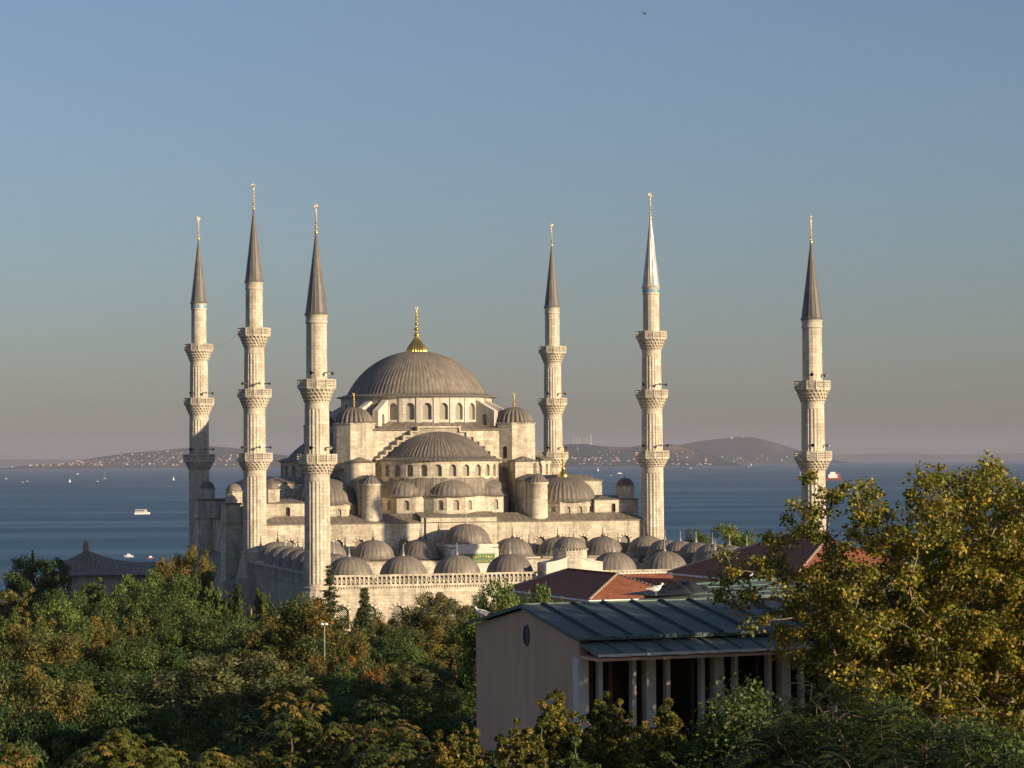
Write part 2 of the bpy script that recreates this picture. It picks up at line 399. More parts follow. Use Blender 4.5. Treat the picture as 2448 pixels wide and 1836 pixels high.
def crescent(mb, z, rr, th):
    n = 12
    for i in range(n):
        a0 = R(-230)+R(280)*i/n; a1 = R(-230)+R(280)*(i+1)/n
        w0 = th*(0.35+math.sin(PI*i/n)); w1 = th*(0.35+math.sin(PI*(i+1)/n))
        mb.tube((rr*math.cos(a0), 0, z+rr*math.sin(a0)), (rr*math.cos(a1), 0, z+rr*math.sin(a1)), w0, w1, 5)
def finial(parent, loc, H, r, mat=GOLD, moon=True, name='finial', rot=0.0):
    mb = MB(); mb.lathe(alem_prof(H, r, 0), 10)
    if moon:
        crescent(mb, H*0.95, r*0.42, r*0.10)
    return mb.build(name, mat, parent, loc, rot)
exec_after = []
# ------------------------------------------------------------------ the setting: ground, sea, hills
TH = R(16.24); MC = Vector((-17.443, 460.0, 0.0))
ER = Vector((math.cos(TH), math.sin(TH), 0)); EB = Vector((-math.sin(TH), math.cos(TH), 0))
def mpt(r, b, z=0.0): return MC+ER*r+EB*b+Vector((0, 0, z))
def ground_z(y):
    if y < 150: return 12.0
    if y < 340: return 12.0-12.0*(y-150)/190.0
    if y < 620: return 0.0
    if y < 1150: return -47.0*(y-620)/530.0
    return -47.0
GRASS, _t, _b = newmat('park_ground')
_g = N(_t, 'ShaderNodeNewGeometry'); _n = noise(_t, _g.outputs['Position'], 0.08, 6, 0.6)
_t.links.new(ramp(_t, _n, [(0.35, (0.035, 0.04, 0.018)), (0.65, (0.07, 0.065, 0.035))]).outputs[0], _b.inputs['Base Color']); _b.inputs['Roughness'].default_value = 0.95
def grid_obj(name, xs, ys, zf, mat, kind='structure', smooth=True):
    nx, ny = len(xs), len(ys)
    V = [(x, y, zf(x, y)) for y in ys for x in xs]
    Fc = [(j*nx+i, j*nx+i+1, (j+1)*nx+i+1, (j+1)*nx+i) for j in range(ny-1) for i in range(nx-1)]
    me = bpy.data.meshes.new(name); me.from_pydata(V, [], Fc); me.materials.append(mat)
    me.polygons.foreach_set('use_smooth', [smooth]*len(Fc)); me.update()
    o = bpy.data.objects.new(name, me); COL.objects.link(o); return tag(o, kind=kind)
def gz(x, y):
    return ground_z(y)+0.35*math.sin(x*0.05)*math.cos(y*0.043) if y < 330 else ground_z(y)
grid_obj('ground', [-1500+50*i for i in range(61)], [-200+30*i for i in range(47)], gz, GRASS)

WATER, _t, _b = newmat('sea_water')
_g = N(_t, 'ShaderNodeNewGeometry')
_mp = N(_t, 'ShaderNodeMapping'); _mp.inputs['Scale'].default_value = (0.0009, 0.0050, 1); _mp.inputs['Rotation'].default_value = (0, 0, R(4)); _t.links.new(_g.outputs['Position'], _mp.inputs[0])
_n1 = noise(_t, _mp.outputs[0], 1.0, 7, 0.62)
_mp2 = N(_t, 'ShaderNodeMapping'); _mp2.inputs['Scale'].default_value = (0.03, 0.10, 1); _t.links.new(_g.outputs['Position'], _mp2.inputs[0])
_n2 = noise(_t, _mp2.outputs[0], 1.0, 6, 0.7)
_c = mixc(_t, 1.0, ramp(_t, _n1, [(0.40, (0.026, 0.092, 0.158)), (0.52, (0.048, 0.130, 0.208)), (0.62, (0.100, 0.195, 0.280))]).outputs[0],
          ramp(_t, _n2, [(0.3, (0.72, 0.75, 0.8)), (0.75, (1.3, 1.28, 1.2))]).outputs[0], 'MULTIPLY')
_t.links.new(_c, _b.inputs['Base Color']); _b.inputs['Roughness'].default_value = 0.55; _b.inputs['Specular IOR Level'].default_value = 0.22
bump(_t, _b, _n2, 0.7, 4.0)
mb = MB()
ring = [(0.0, 0.0)]
rads = [900, 1500, 2500, 4000, 7000, 12000, 20000, 32000, 52000]
aa = [R(20+140*i/48) for i in range(49)]
for k in range(len(rads)-1):
    for i in range(48):
        mb.face([(rads[k]*math.cos(aa[i]), rads[k]*math.sin(aa[i]), SEA), (rads[k+1]*math.cos(aa[i]), rads[k+1]*math.sin(aa[i]), SEA),
                 (rads[k+1]*math.cos(aa[i+1]), rads[k+1]*math.sin(aa[i+1]), SEA), (rads[k]*math.cos(aa[i+1]), rads[k]*math.sin(aa[i+1]), SEA)])
tag(mb.build('sea', WATER), kind='structure')

def hill_mat(name, a, b_, c3, scale):
    m, t, b = newmat(name); g = N(t, 'ShaderNodeNewGeometry')
    mp = N(t, 'ShaderNodeMapping'); mp.inputs['Scale'].default_value = (scale, scale*0.35, scale*2.0); t.links.new(g.outputs['Position'], mp.inputs[0])
    n1 = noise(t, mp.outputs[0], 1.0, 8, 0.68)
    t.links.new(ramp(t, n1, [(0.40, a), (0.56, b_), (0.66, c3)]).outputs[0], b.inputs['Base Color']); b.inputs['Roughness'].default_value = 1.0
    b.inputs['Specular IOR Level'].default_value = 0.0
    return m
HILL = hill_mat('wooded_hill', (0.022, 0.036, 0.030), (0.050, 0.060, 0.045), (0.30, 0.18, 0.11), 0.0016)
HILL2 = hill_mat('far_wooded_hill', (0.025, 0.038, 0.032), (0.045, 0.055, 0.045), (0.16, 0.11, 0.08), 0.0012)
def hill_height(D, prof):
    """ridge profile from pixel outline -> function of lateral x at distance D"""
    P = [at(px, py, D) for px, py in prof]; xs = [p.x for p in P]; zs = [p.z for p in P]
    return lambda x: float(np.interp(x, xs, zs)), xs[0], xs[-1]
HF = {}
def hills(name, D, prof, mat, front, back, seed):
    h, x0, x1 = hill_height(D, prof); rnd = random.Random(seed)
    ph = [rnd.uniform(0, 6) for _ in range(6)]
    def z(x, y):
        s = (y-(D-front))/front if y < D else 1-(y-D)/back
        s = max(0.0, min(1.0, s)); e = math.sin(s*PI/2)**1.15
        wob = sum(math.sin(x*0.0011*(k+1)+y*0.0016*(k+1)+ph[k])/(k+1) for k in range(4))*14
        return SEA-3+(h(x)-SEA+3)*e+wob*e*(1-s)*1.6
    HF[name] = (z, D, front, x0, x1)
    n = 120
    return grid_obj(name, [x0+(x1-x0)*i/n for i in range(n+1)], [D-front+(front+back)*j/22 for j in range(23)], z, mat)
hills('left_shore_hills', 30000, [(30, 1118), (60, 1113), (110, 1110), (170, 1105), (230, 1094), (300, 1084), (380, 1077), (430, 1072), (500, 1066), (560, 1071), (620, 1082), (700, 1091), (800, 1100), (900, 1106)], HILL, 1500, 2500, 1)
hills('near_island', 26000, [(1240, 1112), (1290, 1090), (1330, 1068), (1355, 1062), (1400, 1061), (1440, 1067), (1500, 1069), (1540, 1064), (1600, 1062), (1640, 1067), (1670, 1078), (1700, 1088), (1730, 1101), (1755, 1110), (1770, 1116)], HILL, 1700, 2500, 3)
hills('far_island', 34000, [(1540, 1085), (1600, 1069), (1650, 1058), (1690, 1052), (1740, 1047), (1770, 1044), (1805, 1046), (1850, 1058), (1900, 1074), (1950, 1090), (2000, 1103), (2030, 1112)], HILL2, 2500, 3500, 5)
hills('distant_coast', 51500, [(-400, 1100), (0, 1098), (300, 1099), (700, 1096), (1100, 1091), (1500, 1088), (1900, 1090), (2100, 1084), (2300, 1086), (2500, 1082), (2900, 1083)], HILL2, 800, 3000, 9)

def seg_prof(r, z0, z1, n):
    h = z1-z0; RR = (r*r+h*h)/(2*h); zc = z1-RR; a0 = math.asin((z0-zc)/RR)
    return [(RR*math.cos(a0+(PI/2-a0)*i/n), zc+RR*math.sin(a0+(PI/2-a0)*i/n)) for i in range(n+1)]
# ------------------------------------------------------------------ the mosque: prayer hall
HALL = empty('mosque', MC, TH, 'great stone mosque with a cascade of grey lead domes around one large central dome', 'mosque')
def hpart(mb, name, mat, parent=None): return mb.build(name, mat, parent or HALL)
# main drum: wall with 28 windows, flying buttresses, cornice and dome
DR = 13.7
drum = MB(); f = cyl(0, 0, DR, -PI/2)
sp = 2*PI/28*DR; wins = []
for k in range(-14, 14): wins.append(((k+0.5)*sp, 1.62, 38.15, 40.35))
arched_wall(drum, f, -PI*DR, PI*DR, 37.3, 42.3, wins, 0.75, seg=0.8)
drum.lathe([(DR, 42.05), (DR+0.25, 42.1), (DR+0.35, 42.35), (DR+0.8, 42.4)], 84, mi=0)
for k in range(-14, 14):       # small blind pilasters between the windows
    a = -PI/2+k*2*PI/28
    ca, sa = math.cos(a), math.sin(a)
    drum.obox(((DR+0.05)*ca, (DR+0.05)*sa, 39.7), (0.13*ca, 0.13*sa, 0), (-0.42*sa, 0.42*ca, 0), (0, 0, 2.35))
hpart(drum, 'drum', PLASTER)
for k in range(-10, 10):
    pane(f, wins[k+14], 0.6, HALL)
for d in range(4):
    for sgn in (-1, 1):
        fb = MB(); a = -PI/2+PI/4+d*PI/2+sgn*R(6.5); ca, sa = math.cos(a), math.sin(a); th = 0.55
        P = lambda r, z, q: (r*ca-q*th*sa, r*sa+q*th*ca, z)
        out = [(DR-0.2, 37.0), (DR+1.5, 37.0), (DR+1.5, 37.9), (DR+1.5, 38.8), (DR+2.0, 39.3), (DR+2.5, 38.8), (DR+2.5, 37.0), (DR+4.1, 37.0), (DR+4.1, 39.7), (DR+0.2, 41.7), (DR-0.2, 41.7)]
        fb.face([P(r, z, -1) for r, z in out]); fb.face([P(r, z, 1) for r, z in out][::-1])
        for i in range(len(out)):
            A, B = out[i], out[(i+1) % len(out)]
            fb.face([P(*A, -1), P(*A, 1), P(*B, 1), P(*B, -1)])
        hpart(fb, 'flying_buttress', PLASTER)
md = MB(); prof = [(DR+0.9, 42.32), (DR+0.85, 42.48), (DR+0.1, 42.62), (DR-0.6, 42.85)]+seg_prof(12.7, 42.9, 50.95, 22)
prof[-1] = (0.0, 50.95)
md.lathe(prof, 416, rib=seam(104, 0.13, 0.16))
MD = hpart(md, 'main_dome', LEAD)
gp = MB(); gp.lathe([(2.05, 50.45), (2.1, 50.7), (1.95, 51.2), (1.55, 51.9), (1.0, 52.6), (0.5, 53.3), (0.3, 54.0), (0.28, 54.2)], 96, rib=gadroon(24, 0.17))
gp.build('gilded_cap', GOLD, MD)
finial(MD, (0, 0, 53.8), 5.4, 0.62, rot=R(20))
# central square base with sloped lead roof
base = MB()
base.box(-15.2, 15.2, -14.6, 14.6, 20, 36.35)
hpart(base, 'central_base', STONE)
rf = MB()
n = 56
for i in range(n):
    a0, a1 = 2*PI*i/n, 2*PI*(i+1)/n
    def sq(a):
        c, s_ = math.cos(a), math.sin(a); k = 1/max(abs(c)/15.6, abs(s_)/15.0); return (c*k, s_*k)
    p0, p1 = sq(a0), sq(a1)
    u0, u1 = a0*14, a1*14
    rf.face([(p0[0], p0[1], 36.42), (p1[0], p1[1], 36.42), (DR*0.99*math.cos(a1), DR*0.99*math.sin(a1), 37.85), (DR*0.99*math.cos(a0), DR*0.99*math.sin(a0), 37.85)], [(u0, 0), (u1, 0), (u1, 2), (u0, 2)])
    rf.face([(p0[0], p0[1], 36.25), (p1[0], p1[1], 36.25), (p1[0], p1[1], 36.42), (p0[0], p0[1], 36.42)])
hpart(rf, 'base_roof', LEAD_S)

def rotp(p, a): return (p[0]*math.cos(a)-p[1]*math.sin(a), p[0]*math.sin(a)+p[1]*math.cos(a))
def build_side(rot, detail=True):
    """semi-dome side: stepped arch wall, half drum with windows, half dome, three exedrae"""
    G = lambda name: name
    ca, sa = math.cos(rot), math.sin(rot)
    class RB(MB):
        def build2(s, name, mat, parent=None):
            s.v = [(x*ca-y*sa, x*sa+y*ca, z) for x, y, z in s.v]; return s.build(name, mat, parent or HALL)
    # stepped extrados
    st = RB(); cpg = RB(); steps = [(3.7, 36.95), (5.0, 36.15), (6.3, 35.35), (7.4, 34.5), (8.4, 33.65), (9.4, 32.8), (10.4, 31.95), (11.2, 31.3)]
    prev = 0.0
    for (r, z) in steps:
        for s_ in (-1, 1):
            x0, x1 = (prev, r) if s_ > 0 else (-r, -prev)
            st.box(x0, x1, -15.75, -14.55, 30.5, z-0.32)
            cpg.box(x0-(0.25 if s_ < 0 else 0), x1+(0.25 if s_ > 0 else 0), -16.1, -14.5, z-0.30, z)
            cpg.box(*((x1-0.05, x1+0.25) if s_ > 0 else (x0-0.25, x0+0.05)), -16.08, -14.52, z-0.86, z-0.30)
        prev = r
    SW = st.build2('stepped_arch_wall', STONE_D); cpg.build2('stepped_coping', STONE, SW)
    cy0 = -14.2; RR = 11.0
    dm = RB(); f0 = cyl(0, cy0, RR, -PI/2); sp_ = PI*RR/13.6
    wn = [((k)*sp_, 1.28, 28.15, 29.55) for k in range(-6, 7)]
    arched_wall(dm, f0, -PI*RR/2, PI*RR/2, 27.3, 30.85, wn, 0.65, seg=0.9)
    dm.lathe([(RR, 30.6), (RR+0.2, 30.7), (RR+0.25, 30.88), (RR+0.55, 30.92)], 60, c=(0, cy0), a0=PI, a1=2*PI)
    dm.build2('half_drum', STONE)
    fr = lambda u, v, d: (lambda p: (p[0]*ca-p[1]*sa, p[0]*sa+p[1]*ca, p[2]))(f0(u, v, d))
    for q in wn: pane(fr, q, 0.5, HALL)
    sd = RB(); pr = [(RR+0.65, 30.85), (RR+0.62, 30.98), (RR-0.1, 31.15), (RR-0.9, 31.45)]+seg_prof(9.6, 31.45, 36.1, 16)
    pr[-1] = (0.0, 36.1)
    sd.lathe(pr, 256, c=(0, cy0), a0=PI-0.12, a1=2*PI+0.12, rib=seam(88, 0.14, 0.18))
    sd.build2('semi_dome', LEAD)
    # lead skirt between the half drum and the exedra walls
    def outline(a):   # angle from the front; radius of the exedra wall outline about (0,cy0)
        best = 0
        for k in (-1, 0, 1):
            c_ = k*R(50); d = 8.2; rr = 5.2
            dx = math.sin(c_)*d; dy = -math.cos(c_)*d
            ux, uy = math.sin(a), -math.cos(a)
            b_ = dx*ux+dy*uy; q = b_*b_-(d*d-rr*rr)
            if q > 0: best = max(best, b_+math.sqrt(q))
        return max(best, 11.6)
    angs = [R(-90+180*i/60) for i in range(61)]
    # faceted: sample the outline at few angles so that the walls read as flat facets
    key = [-90, -78, -62, -46, -32, -26, -17, -7, 7, 17, 26, 32, 46, 62, 78, 90]
    K_ = [(R(k), outline(R(k))) for k in key]
    pts = [(r*math.sin(a), cy0-r*math.cos(a)) for a, r in K_]
    wl = RB(); zt, zb = 24.7, 20.5; panes = []
    for i in range(len(pts)-1):
        (x0, y0), (x1, y1) = pts[i], pts[i+1]
        L = math.hypot(x1-x0, y1-y0); ang = math.atan2(y1-y0, x1-x0); ff = plane_(x0, y0, ang)
        wn = [(L/2, 1.05, 22.3, 23.5)] if (key[i], key[i+1]) in ((-78, -62), (-62, -46), (-46, -32), (-17, -7), (-7, 7), (7, 17), (32, 46), (46, 62), (62, 78)) else []
        arched_wall(wl, ff, 0, L, zb, zt, wn, 0.35)
        for q in wn: panes.append((ff, q))
        wl.face([(*pts[i], zt-0.1), (*pts[i+1], zt-0.1), (pts[i+1][0]*1.015, cy0+(pts[i+1][1]-cy0)*1.02, zt+0.02), (pts[i][0]*1.015, cy0+(pts[i][1]-cy0)*1.02, zt+0.02)], mi=0)
    wl.build2('exedra_wall', STONE)
    for ff, q in panes:
        fr = (lambda ff: lambda u, v, d: (lambda p: (p[0]*ca-p[1]*sa, p[0]*sa+p[1]*ca, p[2]))(ff(u, v, d)))(ff)
        pane(fr, q, 0.3, HALL)
    sk = RB()
    for i in range(len(key)-1):
        for (t0, t1, zz0, zz1) in ((0.0, 0.2, 27.9, 26.2), (0.2, 0.5, 26.2, 25.15), (0.5, 1.0, 25.15, 24.76)):
            q = []
            for (a, r), t, z in ((K_[i], t1, zz1), (K_[i+1], t1, zz1), (K_[i+1], t0, zz0), (K_[i], t0, zz0)):
                rr = 11.02+(r*1.02-11.02)*t; q.append((rr*math.sin(a), cy0-rr*math.cos(a), z))
            u0, u1 = K_[i][0]*12, K_[i+1][0]*12
            sk.face(q, [(u0, t1*3), (u1, t1*3), (u1, t0*3), (u0, t0*3)])
    sk.build2('skirt_roof', LEAD_S)
    for k in (-1, 0, 1):
        c_ = k*R(50); x, y = math.sin(c_)*8.9, cy0-math.cos(c_)*8.9
        ex = RB(); ex.lathe([(4.9, 24.62), (4.6, 24.8)]+[(4.35*math.cos(a), 24.85+3.0*math.sin(a)) for a in [R(4+86*i/10) for i in range(11)]][:-1]+[(0, 27.85)], 120, c=(x, y), rib=seam(30, 0.10, 0.16))
        ex.build2('exedra_dome', LEAD)
build_side(0.0); build_side(-PI/2); build_side(PI/2)

# four octagonal weight turrets and the piers beneath them
def octa(cx, cy, r, ph=PI/8, n=8): return [(cx+r*math.cos(ph+2*PI*i/n), cy+r*math.sin(ph+2*PI*i/n)) for i in range(n)]
for sx in (-1, 1):
    for sy in (-1, 1):
        cx, cy = sx*14.75, sy*13.0
        t = MB(); t.prism(octa(cx, cy, 3.75), 29.5, 37.35); t.prism(octa(cx, cy, 3.9), 37.35, 37.55)
        T = hpart(t, 'corner_turret', STONE)
        d = MB(); d.lathe([(3.72, 37.5), (3.7, 37.62)]+dome_prof(3.4, 2.75, 37.65, n=12)[0:], 192, c=(cx, cy), rib=gadroon(24, 0.12))
        d.build('turret_dome', LEAD, T)
        finial(T, (cx, cy, 40.2), 2.7, 0.42)
        if sx > 0 and sy < 0:
            dd = MB(); fa = plane_(cx-3.75*math.cos(PI/8), cy-3.75*math.sin(PI/8), -PI/4)
            q = (1.45, 0.75, 31.2, 33.0); ap = arch_pts(q[0], q[1], q[3])
            dd.face([fa(u, v, -0.03) for u, v in [(q[0]-q[1]/2, q[2]), (q[0]+q[1]/2, q[2])]+ap[::-1]]); dd.build('doorway', DARK, T)
        # stepped piers running outwards, lead capped
        if sy < 0:
            pr_ = MB(); x0, x1 = sorted((sx*12.7, sx*17.0))
            pr_.box(x0, x1, -20.6, -9.8, 20, 30.55); pr_.box(x0+0.2, x1-0.2, -26.2, -20.6, 20, 27.3)
            hpart(pr_, 'buttress_pier', STONE)
            cp = MB(); xm = (x0+x1)/2
            for (ya, yb, z, h) in ((-20.9, -15.0, 30.58, 0.9), (-26.4, -20.5, 27.33, 1.1)):
                a, b, c, d_ = (x0-0.2, ya, z), (x1+0.2, ya, z), (x1+0.2, yb, z), (x0-0.2, yb, z); e, g = (xm, ya+1.6, z+h), (xm, yb, z+h)
                cp.face([a, b, e]); cp.face([b, c, g, e]); cp.face([d_, a, e, g]); cp.face([c, d_, g])
            hpart(cp, 'pier_roof', LEAD_S)
            s = MB(); c0 = (sx*14.8, -27.0)
            s.lathe([(1.95, 19.9), (1.8, 20.4), (1.78, 26.6), (1.95, 26.7), (1.98, 27.0), (1.9, 27.05)], 40, c=c0)
            S = hpart(s, 'stair_turret', STONE)
            cpd = MB(); cpd.lathe([(2.1, 27.0), (2.0, 27.12), (1.65, 27.45), (1.2, 27.95), (0.6, 28.3), (0, 28.55)], 96, c=c0, rib=gadroon(16, 0.10)); cpd.build('stair_turret_cap', LEAD, S)
# corner domes with windowed drums
for sx in (-1, 1):
    for sy in (-1, 1):
        cx, cy = sx*21.6, sy*20.4
        ring = octa(cx, cy, 6.45); dr = MB(); ps = []
        for i in range(8):
            a, b = ring[i], ring[(i+1) % 8]; L = math.hypot(b[0]-a[0], b[1]-a[1]); ang = math.atan2(b[1]-a[1], b[0]-a[0]); ff = plane_(a[0], a[1], ang)
            wn = [(L*0.28, 1.0, 21.2, 22.2), (L*0.72, 1.0, 21.2, 22.2)] if sy < 0 and math.sin((ang)-PI/2+0) < 0.3 else []
            arched_wall(dr, ff, 0, L, 20.0, 23.3, wn, 0.3)
            for q in wn: ps.append((ff, q))
        dr.prism(octa(cx, cy, 6.6), 23.3, 23.45)
        DRM = hpart(dr, 'corner_drum', STONE)
        for ff, q in ps: pane(ff, q, 0.25, HALL, surround=0.32)
        d = MB(); d.lathe([(6.45, 23.4), (6.3, 23.55), (5.75, 23.85)]+[(5.55*math.cos(a), 23.9+4.0*math.sin(a)) for a in [R(3+87*i/13) for i in range(14)]][:-1]+[(0, 27.9)], 240, c=(cx, cy), rib=seam(44, 0.13, 0.2))
        D_ = hpart(d, 'corner_dome', LEAD)
        if sy < 0:
            gb = MB(); gb.lathe([(0.95, 27.7), (0.98, 28.0), (0.75, 28.5), (0.35, 29.0), (0.22, 29.4)], 24, c=(cx, cy)); gb.build('gilded_cap', GOLD, D_)
            finial(D_, (cx, cy, 29.2), 4.0, 0.45)
# hall body
body = MB()
zt = 20.15
body.box(-34.4, 34.4, -29.3+0.9, 29.3, 0, zt)
fz = plane_(-34.4, -29.3, 0.0); wn = []
for r in (-29.4, -25.35, -21.26, -17.5, -9.8, 10.3, 14.6, 18.6, 22.36, 26.3, 30.1):
    wn.append((r+34.4, 1.75, 14.6, 16.7))
arched_wall(body, fz, 0, 68.8, 0, zt, wn, 0.45)
body.face([(-34.4, -29.3, 0), (-34.4, -29.3, zt), (-34.4, -28.4, zt), (-34.4, -28.4, 0)]); body.face([(34.4, -29.3, 0), (34.4, -28.4, 0), (34.4, -28.4, zt), (34.4, -29.3, zt)])
body.box(-34.55, 34.55, -29.5, -28.9, zt, zt+0.12)
body.box(-6.7, 6.7, -29.42, -28.4, 12.0, 21.15)
hpart(body, 'hall_wall', STONE)
for q in wn: pane(fz, q, 0.4, HALL, LATTICE_W, surround=0.38)
hr = MB()
o = [(-34.6, -29.55), (34.6, -29.55), (34.6, 29.5), (-34.6, 29.5)]; inn = [(-31.0, -25.5), (31.0, -25.5), (31.0, 25.5), (-31.0, 25.5)]
for i in range(4):
    j = (i+1) % 4
    hr.face([(*o[i], 20.3), (*o[j], 20.3), (*inn[j], 21.75), (*inn[i], 21.75)]); hr.face([(*o[i], 20.2), (*o[j], 20.2), (*o[j], 20.3), (*o[i], 20.3)])
hr.face([(*p, 21.75) for p in inn])
hr.face([(-6.85, -29.6, 21.2), (6.85, -29.6, 21.2), (6.85, -25.6, 22.0), (-6.85, -25.6, 22.0)]); hr.face([(-6.85, -29.6, 21.1), (6.85, -29.6, 21.1), (6.85, -29.6, 21.2), (-6.85, -29.6, 21.2)])
hr.face([(6.85, -29.6, 21.1), (6.85, -25.6, 21.75), (6.85, -25.6, 22.0), (6.85, -29.6, 21.2)]); hr.face([(-6.85, -25.6, 21.75), (-6.85, -29.6, 21.1), (-6.85, -29.6, 21.2), (-6.85, -25.6, 22.0)])
hpart(hr, 'hall_roof', LEAD_S)
# side blocks behind the corner domes, corner blocks of the galleries, small turrets
for sx in (-1, 1):
    sb = MB(); x0, x1 = sorted((sx*15.3, sx*31.2)); sb.box(x0, x1, -13.2, 13.2, 20, 27.0); hpart(sb, 'side_block', STONE)
    so_ = MB(); a, b = (x0-0.15, x1+0.15); so_.box(a, b, -13.4, 13.4, 27.0, 27.15); so_.box(a, b, -13.4, 13.4, 27.15, 28.1, top=(2.5, 2.5)); hpart(so_, 'side_block_roof', LEAD_S)
    cb = MB(); x0, x1 = sorted((sx*25.6, sx*33.7)); 
    ff = plane_(x0, -26.0, 0.0); q = (3.5 if sx > 0 else 4.5, 0.75, 21.45, 22.75)
    cb.box(x0, x1, -25.6, -13.5, 20, 23.7); arched_wall(cb, ff, 0, x1-x0, 20, 23.7, [q], 0.38)
    cb.face([(x1, -26.0, 20), (x1, -25.6, 20), (x1, -25.6, 23.7), (x1, -26.0, 23.7)]); cb.face([(x0, -25.6, 20), (x0, -26, 20), (x0, -26, 23.7), (x0, -25.6, 23.7)])
    hpart(cb, 'gallery_block', STONE); pane(ff, q, 0.34, HALL, DARK)
    cr = MB(); cr.box(x0-0.15, x1+0.15, -26.15, -13.4, 23.7, 23.82); cr.box(x0-0.15, x1+0.15, -26.15, -13.4, 23.82, 24.5, top=(2.4, 3.0)); hpart(cr, 'gallery_roof', LEAD_S)
def small_turret(cx, cy, z0, z1, r, parent, lowdark=False):
    t = MB(); t.prism(octa(cx, cy, r), z0, z1); t.prism(octa(cx, cy, r+0.15), z1, z1+0.14)
    T = hpart(t, 'small_turret', STONE); d = MB(); d.lathe([(r*1.05, z1+0.12)]+dome_prof(r*0.93, 1.35, z1+0.18, n=8), 60, c=(cx, cy), rib=seam(20, 0.04, 0.2)); d.build('turret_dome', LEAD, T)
    finial(T, (cx, cy, z1+1.45), 0.9, 0.12, BLACKM, False)
for sx in (-1, 1): small_turret(sx*31.9, -24.2, 23.8, 26.05, 1.62, HALL)
for (xa, y0, y1, zt_, cx, cy) in ((-38.3, -17.0, -11.5, 23.5, -36.5, -14.9), (-37.2, 20.0, 25.5, 23.7, -35.1, 22.2)):
    p = MB(); p.box(xa, -30, y0, y1, 0, 20.35); p.box(xa-0.3, -30, y0-0.3, y1+0.3, 20.35, 20.6); p.box(xa+0.1, -30, y0+0.1, y1-0.1, 20.6, zt_)
    hpart(p, 'side_pier', STONE); q = MB(); q.box(xa-0.05, -30, y0-0.1, y1+0.1, zt_, zt_+0.3); hpart(q, 'pier_cap', LEAD_S)
    small_turret(cx, cy, zt_+0.3, zt_+2.1, 1.45, HALL)
sg = MB(); sg.box(-36.6, -34.4, -11.5, 20.0, 0, 12.5); sg.box(-36.9, -34.4, -11.5, 20, 12.5, 12.7); sg.box(-38.9, -34.4, -28.5, -17.0, 0, 10.2)
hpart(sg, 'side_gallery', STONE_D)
sgr = MB(); sgr.face([(-37.1, -11.5, 12.72), (-34.4, -11.5, 14.4), (-34.4, 20, 14.4), (-37.1, 20, 12.72)]); sgr.face([(-39.2, -28.6, 10.22), (-34.4, -28.6, 12.2), (-34.4, -17, 12.2), (-39.2, -17, 10.22)]); sgr.face([(-39.2, -28.6, 10.22), (-34.4, -28.6, 10.22), (-34.4, -28.6, 12.2)])
hpart(sgr, 'side_gallery_roof', LEAD_S)
for (r, b, z0, z1) in ((-6.0, -29.62, 17.0, 21.1), (16.4, -20.9, 21.8, 30.4), (33.9, -29.6, 12, 20.1)):
    drp = MB(); drp.tube((r, b, z0), (r, b, z1), 0.09); hpart(drp, 'drainpipe', BLACKM)

# ------------------------------------------------------------------ the courtyard
YARD = empty('courtyard', MC, TH, 'arcaded stone courtyard ringed with small lead domes in front of the mosque', 'courtyard')
CX0 = 0.45; BF = -91.3; XL, XR = -37.1, 38.0
def ypart(mb, name, mat, parent=None): return mb.build(name, mat, parent or YARD)
fw = MB(); ff = plane_(XL, BF, 0.0); W_ = XR-XL
wn = []
for k in range(18):
    r = CX0-2.03-4.06*(8-k) if k < 9 else CX0+2.03+4.06*(k-9)
    if abs(r-CX0) > 5.5: wn.append((r-XL, 1.85, 6.6, 9.0))
arched_wall(fw, ff, 0, W_, 0, 12.7, wn, 0.4)
sw = []
fw.box(XL-0.15, XR+0.15, BF-0.12, BF, 11.55, 11.75)
fw.box(XL-0.2, XR+0.2, BF-0.2, BF+0.3, 12.7, 12.92)
for i in range(190): # small dentils under the cornice
    x = XL+W_*(i+0.5)/190; fw.box(x-0.1, x+0.1, BF-0.16, BF-0.005, 12.42, 12.69)
ypart(fw, 'front_wall', STONE)
for q in wn:
    if q[0] < 45: pane(ff, q, 0.34, YARD, LATTICE_W, surround=0.42)
# side walls with solid parapet
for side, X in ((-1, XL), (1, XR)):
    s = MB(); ang = -PI/2 if side < 0 else PI/2
    f2 = plane_(X, -29.5 if side < 0 else BF, ang); L = 61.8
    w2 = [(2.2+3.0*k, 1.0, 5.2, 7.2) for k in range(20)]
    arched_wall(s, f2, 0, L, 0, 12.6, w2, 0.35)
    x0, x1 = (X, X+0.9) if side < 0 else (X-0.9, X)
    s.box(x0-0.22*(side < 0), x1+0.22*(side > 0), -91.25, -29.5, 12.6, 12.85)
    s.box(x0, x1, -91.2, -29.5, 12.85, 14.05); s.box(x0-0.12, x1+0.12, -91.3, -29.5, 14.05, 14.25)
    for i in range(60):
        y = -90.8+i*1.02; xx = X-0.06 if side < 0 else X; s.box(xx, xx+0.06, y, y+0.12, 12.9, 14.0)
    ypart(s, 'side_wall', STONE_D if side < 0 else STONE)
    if side < 0:
        for q in w2[10:]: pane(f2, q, 0.3, YARD, DARK)
